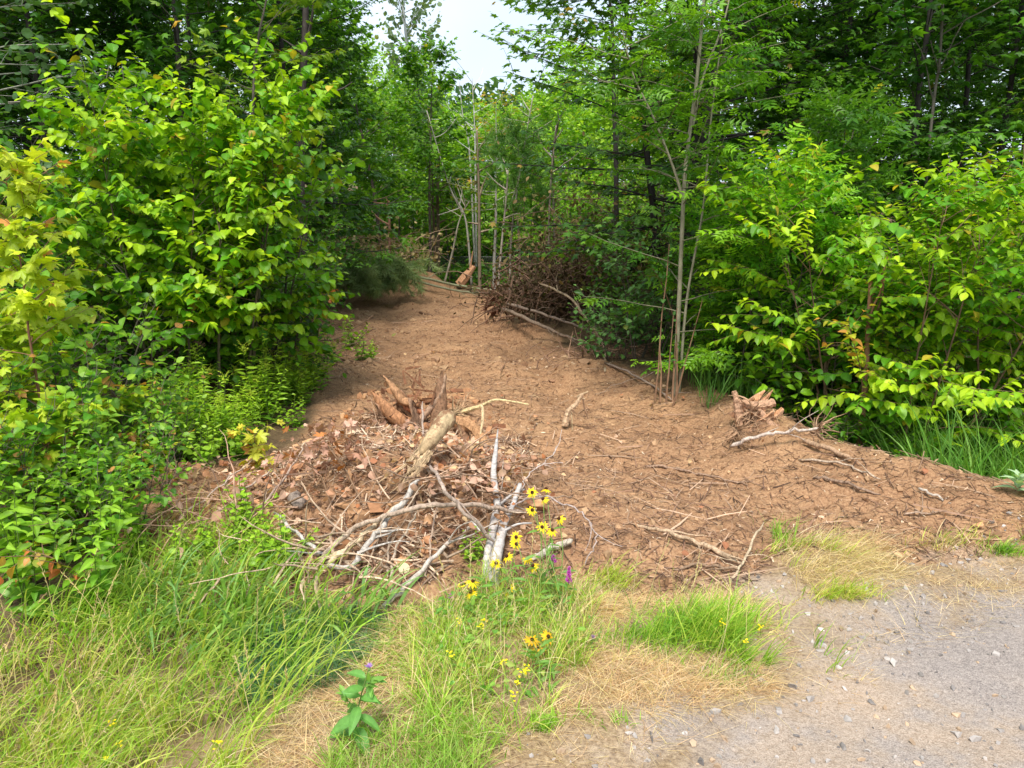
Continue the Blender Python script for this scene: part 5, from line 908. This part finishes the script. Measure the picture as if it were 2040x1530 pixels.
cl.put(np.stack([xc[:, 0], xc[:, 1], H(xc[:, 0], xc[:, 1], True) + .12 * gr.random(n)], -1), gr.normal(size=(n, 3)) * A(1, 1, .4), gr.normal(size=(n, 3)) * .4 + A(0, -.3, 1), .014 + .022 * gr.random(n), np.array([(.12, .28, .04), (.2, .36, .05), (.3, .38, .08)])[gr.integers(0, 3, n)])
tag(cl.build('ground_cover', M_leaf, None), 'small clover-like leaves mixed into the roadside grass', 'ground cover', kind='stuff')
# green undergrowth on the floor of the far wood
ug = Leaves('diamond', 102); n = 42000; xu = gr.uniform(-16, 13, n); yu = 20.3 + 26 * gr.random(n) ** 1.3; f_ = gr.random((n, 1))
ug.put(np.stack([xu, yu, H(xu, yu) + (.15 + .9 * (fbm(xu * .8, yu * .8, 3, 8) + .4)) * gr.random(n)], -1), gr.normal(size=(n, 3)) * A(1, 1, .4), gr.normal(size=(n, 3)) * .4 + A(0, -.2, 1), .12 + .14 * gr.random(n), A(.06, .18, .02) * f_ + A(.2, .42, .035) * (1 - f_))
tag(ug.build('undergrowth', M_leaf, None), 'low green undergrowth covering the floor of the far wood', 'undergrowth', kind='stuff')
for nm, lab, cx, cy, rx_, ry_, n_, l0, l1, cols, bias in [
    ('grass_tuft', 'bright green grass tuft at the gravel edge, left one of the row', 1330, 1265, 95, 28, 1900, .1, .26, GRN[:3] + YGR[:1], (.4, -.3)), ('grass_tuft', 'tall yellow-green grass tuft in the middle of the row at the gravel edge', 1450, 1270, 70, 30, 1700, .14, .36, YGR + GRN[:2], (.4, -.2)),
    ('grass_tuft', 'bright green grass tuft nearest the open gravel', 1530, 1305, 60, 25, 1500, .12, .3, [(.2, .38, .04), (.3, .46, .05)], (.7, -.4)), ('grass_tuft', 'small yellow-green grass tuft below the combed straw', 1680, 1195, 45, 14, 700, .1, .24, YGR + DRY[:1], (.3, -.6)),
    ('grass_tuft', 'slender green grass tuft standing at the end of the peeled stick', 1555, 1075, 16, 9, 130, .15, .32, GRN[:2], (0, 0)), ('grass_tuft', 'small bright green tuft on grey gravel at the bottom', 1070, 1460, 36, 18, 700, .04, .11, [(.24, .46, .04), (.32, .52, .05)], (0, 0)),
    ('grass_tuft', 'tiny green tuft in the straw right of the bottom tuft', 1215, 1420, 40, 16, 380, .04, .1, [(.24, .44, .04)], (0, 0)), ('grass_tuft', 'green grass tuft at the right border below the bank', 2020, 1095, 40, 14, 600, .06, .18, GRN, (.3, -.4)),
    ('grass_tuft', 'yellow-green bent tuft right of the purple flower spike', 1215, 1160, 30, 16, 380, .12, .26, YGR, (.8, -.5)), ('grass_tuft', 'flattened yellow-green tuft at the left of the combed straw', 1600, 1110, 50, 18, 700, .1, .26, YGR + DRY[:1], (.8, -.4)), ('grass_tuft', 'thin green tuft low in the straw by the road', 1440, 1350, 40, 12, 260, .04, .12, GRN, (.3, 0)), ('grass_tuft', 'dry brown-green tuft on the grey soil by the bank', 1890, 1085, 70, 14, 420, .06, .18, YGR + DRY, (.5, -.3))]:
    c = G(cx, cy); e = G(cx + rx_, cy); f_ = G(cx, cy - ry_); sx = abs(e[0] - c[0]); sy = abs(f_[1] - c[1]); n_ = int(n_ * .62); q = gr.normal(size=(n_ * 3, 2)) * A(sx, sy) * .72 + c[:2]; q = q[fbm(q[:, 0] * 7, q[:, 1] * 7, 3, 8) > -.05][:n_] if n_ > 200 else q[:n_]; grass(nm, lab, q, l0 * .6, l1 * .72, .0018, cols, gr, .6, bias, 1.1, kind=None, cat='grass tuft', loc=c)
RG = [(1830, 900), (1990, 850), (2200, 850), (2400, 1000), (2080, 990), (1880, 975)]
xyR = np.stack([gr.uniform(2.6, 5.2, 5200), gr.uniform(4.55, 6.4, 5200)], -1); xyR = xyR[(poly_sdf(xyR[:, 0], xyR[:, 1], SHOULDER) < -.12) & (xyR[:, 0] > 2.75 + .1 * (xyR[:, 1] - 4.5))]
grass('tall_grass', 'tall green grass beyond the dirt bank at the right border', xyR, .4, .95, .005, [(.12, .3, .04), (.17, .36, .05), (.22, .4, .08)], gr, .35, (-.35, -.3), .8)
xyS = np.stack([gr.uniform(1.7, 3.2, 1500), gr.uniform(6.2, 9, 1500)], -1); grass('tall_grass', 'sparse green grass in the shade behind the right-hand stump', xyS, .15, .5, .004, [(.10, .25, .04), (.14, .3, .05)], gr, .4, (0, 0), .8)
# mullein leaves at the right border
b = G(2025, 985); root = thing('mullein_plant', 'pale grey-green mullein rosette at the right border', 'plant', b); lv = Leaves('oval', 5)
TPL['oval'] = tpl_ovate(5, .2, .35, .3)
for i in range(16): a = i * 2.4; lv.put(A(0, 0, .02 + .006 * i), A(math.cos(a), math.sin(a), .25 + .07 * i), A(0, 0, 1), .12 - .004 * i, A(.30, .42, .24) * (.8 + .35 * gr.random()))
lv.build('leaves', M_dull, root)
# seed stalks standing over the grass
def stalks(name, label, xy, h0, h1, col, seed):
    g_ = np.random.default_rng(seed); mb = MB(); lv = Leaves('narrow', seed)
    for x, y in xy:
        p0 = A(x, y, Hs(x, y) - .01); st = arc(g_, p0, A(.25 * g_.normal() + .15, .2 * g_.normal(), 1), g_.uniform(h0, h1), 6, -.04, .05); c_ = np.asarray(col) * g_.uniform(.7, 1.2); mb.tube(st, (.0016, .0008), c_, 3, False)
        e = st[-3:]; m_ = 16; u = np.linspace(0, 1, m_); q = e[0] + (e[-1] - e[0]) * u[:, None]; d = nrmz(e[-1] - e[0]) + .35 * g_.normal(size=(m_, 3)); lv.put(q, d, g_.normal(size=(m_, 3)), .018 * (1.1 - .5 * u), np.tile(c_ * 1.15, (m_, 1)))
    o = mb.build(name, M_grass); h = lv.build('seed_heads', M_grass, o); return tag(o, label, 'grass', kind='stuff')
stalks('seed_stalks', 'thin pale seed stalks standing over the left grass', region(90, FL, gr), .25, .5, (.62, .5, .28), 201)
stalks('seed_stalks', 'thin seed stalks among the grass round the flowers', region(60, [(860, 1230), (960, 1195), (1250, 1200), (1560, 1240), (1500, 1330), (1000, 1450)], gr), .18, .38, (.58, .5, .25), 202)
# ------------------------------------------------------------------ flowers
def stem_leaves(lv, s, n, size, col, g_): 
    for i in range(n):
        f = .15 + .6 * i / n; k = int(f * (len(s) - 1)); a = g_.random() * 6.3; lv.put(s[k], A(math.cos(a), math.sin(a), .5), A(0, 0, 1) + .3 * g_.normal(size=3), size, np.asarray(col) * (.8 + .4 * g_.random()))
def daisy(px, py, depth, label, petal, dia=.062, seed=1, basepx=None):
    g_ = np.random.default_rng(seed); hd = P(px, py, depth); bx = hd[0] + .05 * g_.normal() if basepx is None else G(*basepx)[0] + .05 * g_.normal(); by = depth - .02 + .06 * g_.normal() if basepx is None else G(*basepx)[1] + .06 * g_.normal()
    base = A(bx, by, Hs(bx, by)); root = thing('yellow_coneflower', label, 'flower', base, 'yellow flowers with dark centres'); s = catmull([A(0, 0, -.02), (hd - base) * .5 + A(.02 * g_.normal(), .02 * g_.normal(), .03), hd - base])
    mb = MB(); mb.tube(s, (.0022, .0016), (.2, .32, .06), 5, False); mb.build('stem', M_leaf, root)
    lv = Leaves('lance', seed); stem_leaves(lv, s, 5, .07, (.14, .28, .05), g_); lv.build('leaves', M_leaf, root)
    nrm = nrmz(A(.45 * g_.normal(), -.5 + .35 * g_.normal(), .9)); u = nrmz(np.cross(nrm, A(1, 0, .1))); v = np.cross(nrm, u); pt = Leaves('petal', seed)
    h = hd - base; dr_ = g_.uniform(.05, .6)
    for i in range(12):
        a = i * 2 * math.pi / 12 + .1 * g_.normal(); d = math.cos(a) * u + math.sin(a) * v - nrm * (dr_ + .12 * g_.normal()); pt.put(h + d * .004, d, nrm, dia * .5 * (.85 + .25 * g_.random()), np.asarray(petal) * (.88 + .2 * g_.random()))
    pt.build('petals', M_petal, root); mb = MB(); mb.tube([h - nrm * .002, h + nrm * .004, h + nrm * .009], (.0075, .0085, .003), (.055, .02, .01), 9, True); mb.build('centre', M_chip, root, smooth=True)
TPL['petal'] = tpl_ovate(3, .17, .12, -.1)
Yp = (.85, .62, .02); Op = (.88, .48, .02)
for i, (px, py, dp, lab) in enumerate([(1060, 981, 3.25, 'flower at the upper left of the group'), (1088, 974, 3.25, 'topmost flower'), (1082, 994, 3.2, 'flower just under the topmost one'), (1060, 1016, 3.15, 'left flower of the second tier'), (1114, 1033, 3.15, 'rightmost flower of the upper group'),
      (1080, 1050, 3.1, 'left one of the middle pair'), (1100, 1056, 3.1, 'right one of the middle pair'), (1028, 1070, 3.1, 'flower in front of the birch limb, upper of two'), (1028, 1084, 3.08, 'flower in front of the birch limb, lower of two'), (1010, 1108, 3.05, 'flower right of the birch limb foot'),
      (988, 1122, 3.02, 'flower against the white birch bark'), (1050, 1113, 3.05, 'left one of the close lower pair'), (1062, 1127, 3.0, 'right one of the close lower pair'), (942, 1158, 2.95, 'large flower left of the birch limb'), (938, 1180, 2.93, 'large flower below the leftmost one'), (1014, 1174, 2.95, 'single flower below the birch limb foot')]):
    daisy(px, py, dp, 'yellow dark-centred coneflower, ' + lab, Yp, .054 if py < 1140 else .064, i, (1085 + (px - 1060) * .5, 1230) if px > 1000 else (965, 1235))
for i, (px, py, lab) in enumerate([(1060, 1275, 'upper left of the low group'), (1092, 1268, 'upper right of the low group'), (1072, 1290, 'in the middle of the low group'), (1084, 1305, 'lower left of the low group'), (1098, 1312, 'lowest, nearest the straw')]):
    daisy(px, py, 2.62, 'orange-yellow drooping coneflower, ' + lab, Op, .06, 50 + i, (1060 + i * 8, 1370))
def spike(px, py, depth, h, label, basepx):
    hd = P(px, py, depth); gb = G(*basepx); root = thing('purple_loosestrife', label, 'flower', gb); s = catmull([A(0, 0, -.02), (hd - gb) * .5 + A(-.02, 0, 0), hd - gb, hd - gb + A(.003, 0, h)]); g_ = np.random.default_rng(int(px))
    mb = MB(); mb.tube(s, (.0025, .001), (.2, .3, .07), 5, False); mb.build('stem', M_leaf, root); lv = Leaves('lance', 3); stem_leaves(lv, s, 12, .06, (.14, .3, .06), g_); lv.build('leaves', M_leaf, root)
    fl_ = Leaves('diamond', 4); m_ = int(h * 1400)
    for i in range(m_):
        a = i * 2.4; f = i / m_; d = A(math.cos(a), math.sin(a), .3); fl_.put(hd - gb + A(0, 0, h * f), d, A(0, 0, 1) + .5 * g_.normal(size=3), .016 * (1.15 - .7 * f), A(.55, .1, .55) * (.7 + .6 * g_.random()))
    fl_.build('flower_spike', M_petal, root)
spike(1133, 1160, 2.95, .075, 'purple loosestrife spike right of the yellow flowers', (1130, 1235)); spike(1102, 1120, 3.05, .035, 'small purple loosestrife spike among the yellow flowers', (1110, 1225)); spike(898, 1192, 2.95, .02, 'small purple bloom left of the large yellow flowers', (900, 1235))
# knapweed plant in the foreground
def knap(px, py, base_px, depth, size, label, nleaf, h2=0):
    b = G(*base_px); hd = P(px, py, b[1]) - b; root = thing('knapweed', label, 'flower', b); g_ = np.random.default_rng(int(px)); s = catmull([A(0, 0, -.02), hd * .5 + A(-.008, 0, 0), hd * .98])
    mb = MB(); mb.tube(s, (.004, .002), (.2, .28, .08), 6, False)
    lv = Leaves('oval', 3)
    for i in range(nleaf):
        f = .18 + .75 * i / nleaf; k = int(f * (len(s) - 1)); a = i * 2.4 + .4; lv.put(s[k], A(math.cos(a), math.sin(a) * .8 - .1, .35 - .5 * (f < .6)), A(0, -.35, 1) + .25 * g_.normal(size=3), size * (1.1 - .5 * f) * (.8 + .3 * g_.random()), A(.12, .28, .06) * (.85 + .4 * g_.random()))
    for q, e in (((-.05, -.01, .03), .5), ((.045, .0, .05), .6), ((.03, -.02, .02), .8)):
        p0 = s[int(e * (len(s) - 1))]; t_ = catmull([p0, p0 + A(*q) * .6, p0 + A(*q) + A(0, 0, .02)]); mb.tube(t_, (.002, .0012), (.2, .3, .08), 4, False); lv.along(t_, .01, size * .45, ((.14, .3, .06), (.24, .42, .07)), .8, .1, .8, .4, .4)
    mb.build('stem', M_leaf, root); lv.build('leaves', M_leaf, root); fl_ = Leaves('narrow', 4)
    for i in range(26): d = nrmz(A(g_.normal() * .5, g_.normal() * .5, .8)); fl_.put(hd, d, g_.normal(size=3), .017, A(.5, .3, .72) * (.8 + .4 * g_.random()))
    fl_.build('bloom', M_petal, root); mb = MB(); mb.tube([hd - A(0, 0, .012), hd - A(0, 0, .004), hd + A(0, 0, .002)], (.003, .006, .004), (.25, .35, .12), 8); mb.build('calyx', M_leaf, root)
TPL['oval'] = tpl_ovate(5, .2, .35, .3)
knap(735, 1330, (705, 1480), 0, .105, 'knapweed plant with broad leaves and one purple bloom in front of the straw', 15); knap(1182, 1272, (1178, 1300), 0, .03, 'single pale purple knapweed bloom low in the grass', 4)
# small yellow blooms
yb = region(1, [(900, 1250), (1100, 1250), (1050, 1400), (900, 1380)], gr)
for k, (px, py) in enumerate([(915, 1238), (958, 1247), (898, 1305), (1003, 1318), (1040, 1338), (1048, 1333), (1030, 1360), (1022, 1385), (965, 1237), (225, 1440), (235, 1485), (432, 1480), (215, 1512), (1440, 1240), (1515, 1250), (1485, 1278), (918, 1170)]):
    W = Lp(px, py, .12); b = A(W[0], W[1] + .02, Hs(W[0], W[1] + .02)); root = thing('trefoil_flower', 'tiny yellow trefoil bloom in the roadside grass', 'flower', b, 'tiny yellow trefoil blooms'); mb = MB(); mb.tube([A(0, 0, 0), (W - b) * .5 + A(.01, 0, 0), W - b], (.0014, .0012, .001), (.2, .32, .06), 4, False); mb.build('stem', M_leaf, root)
    pt = Leaves('diamond', k)
    for i in range(7): a = i * .9; pt.put(W - b + .006 * gr.normal(size=3), A(math.cos(a), math.sin(a), .3), A(0, -.3, 1), .013, A(.85, .68, .02))
    pt.build('petals', M_petal, root)
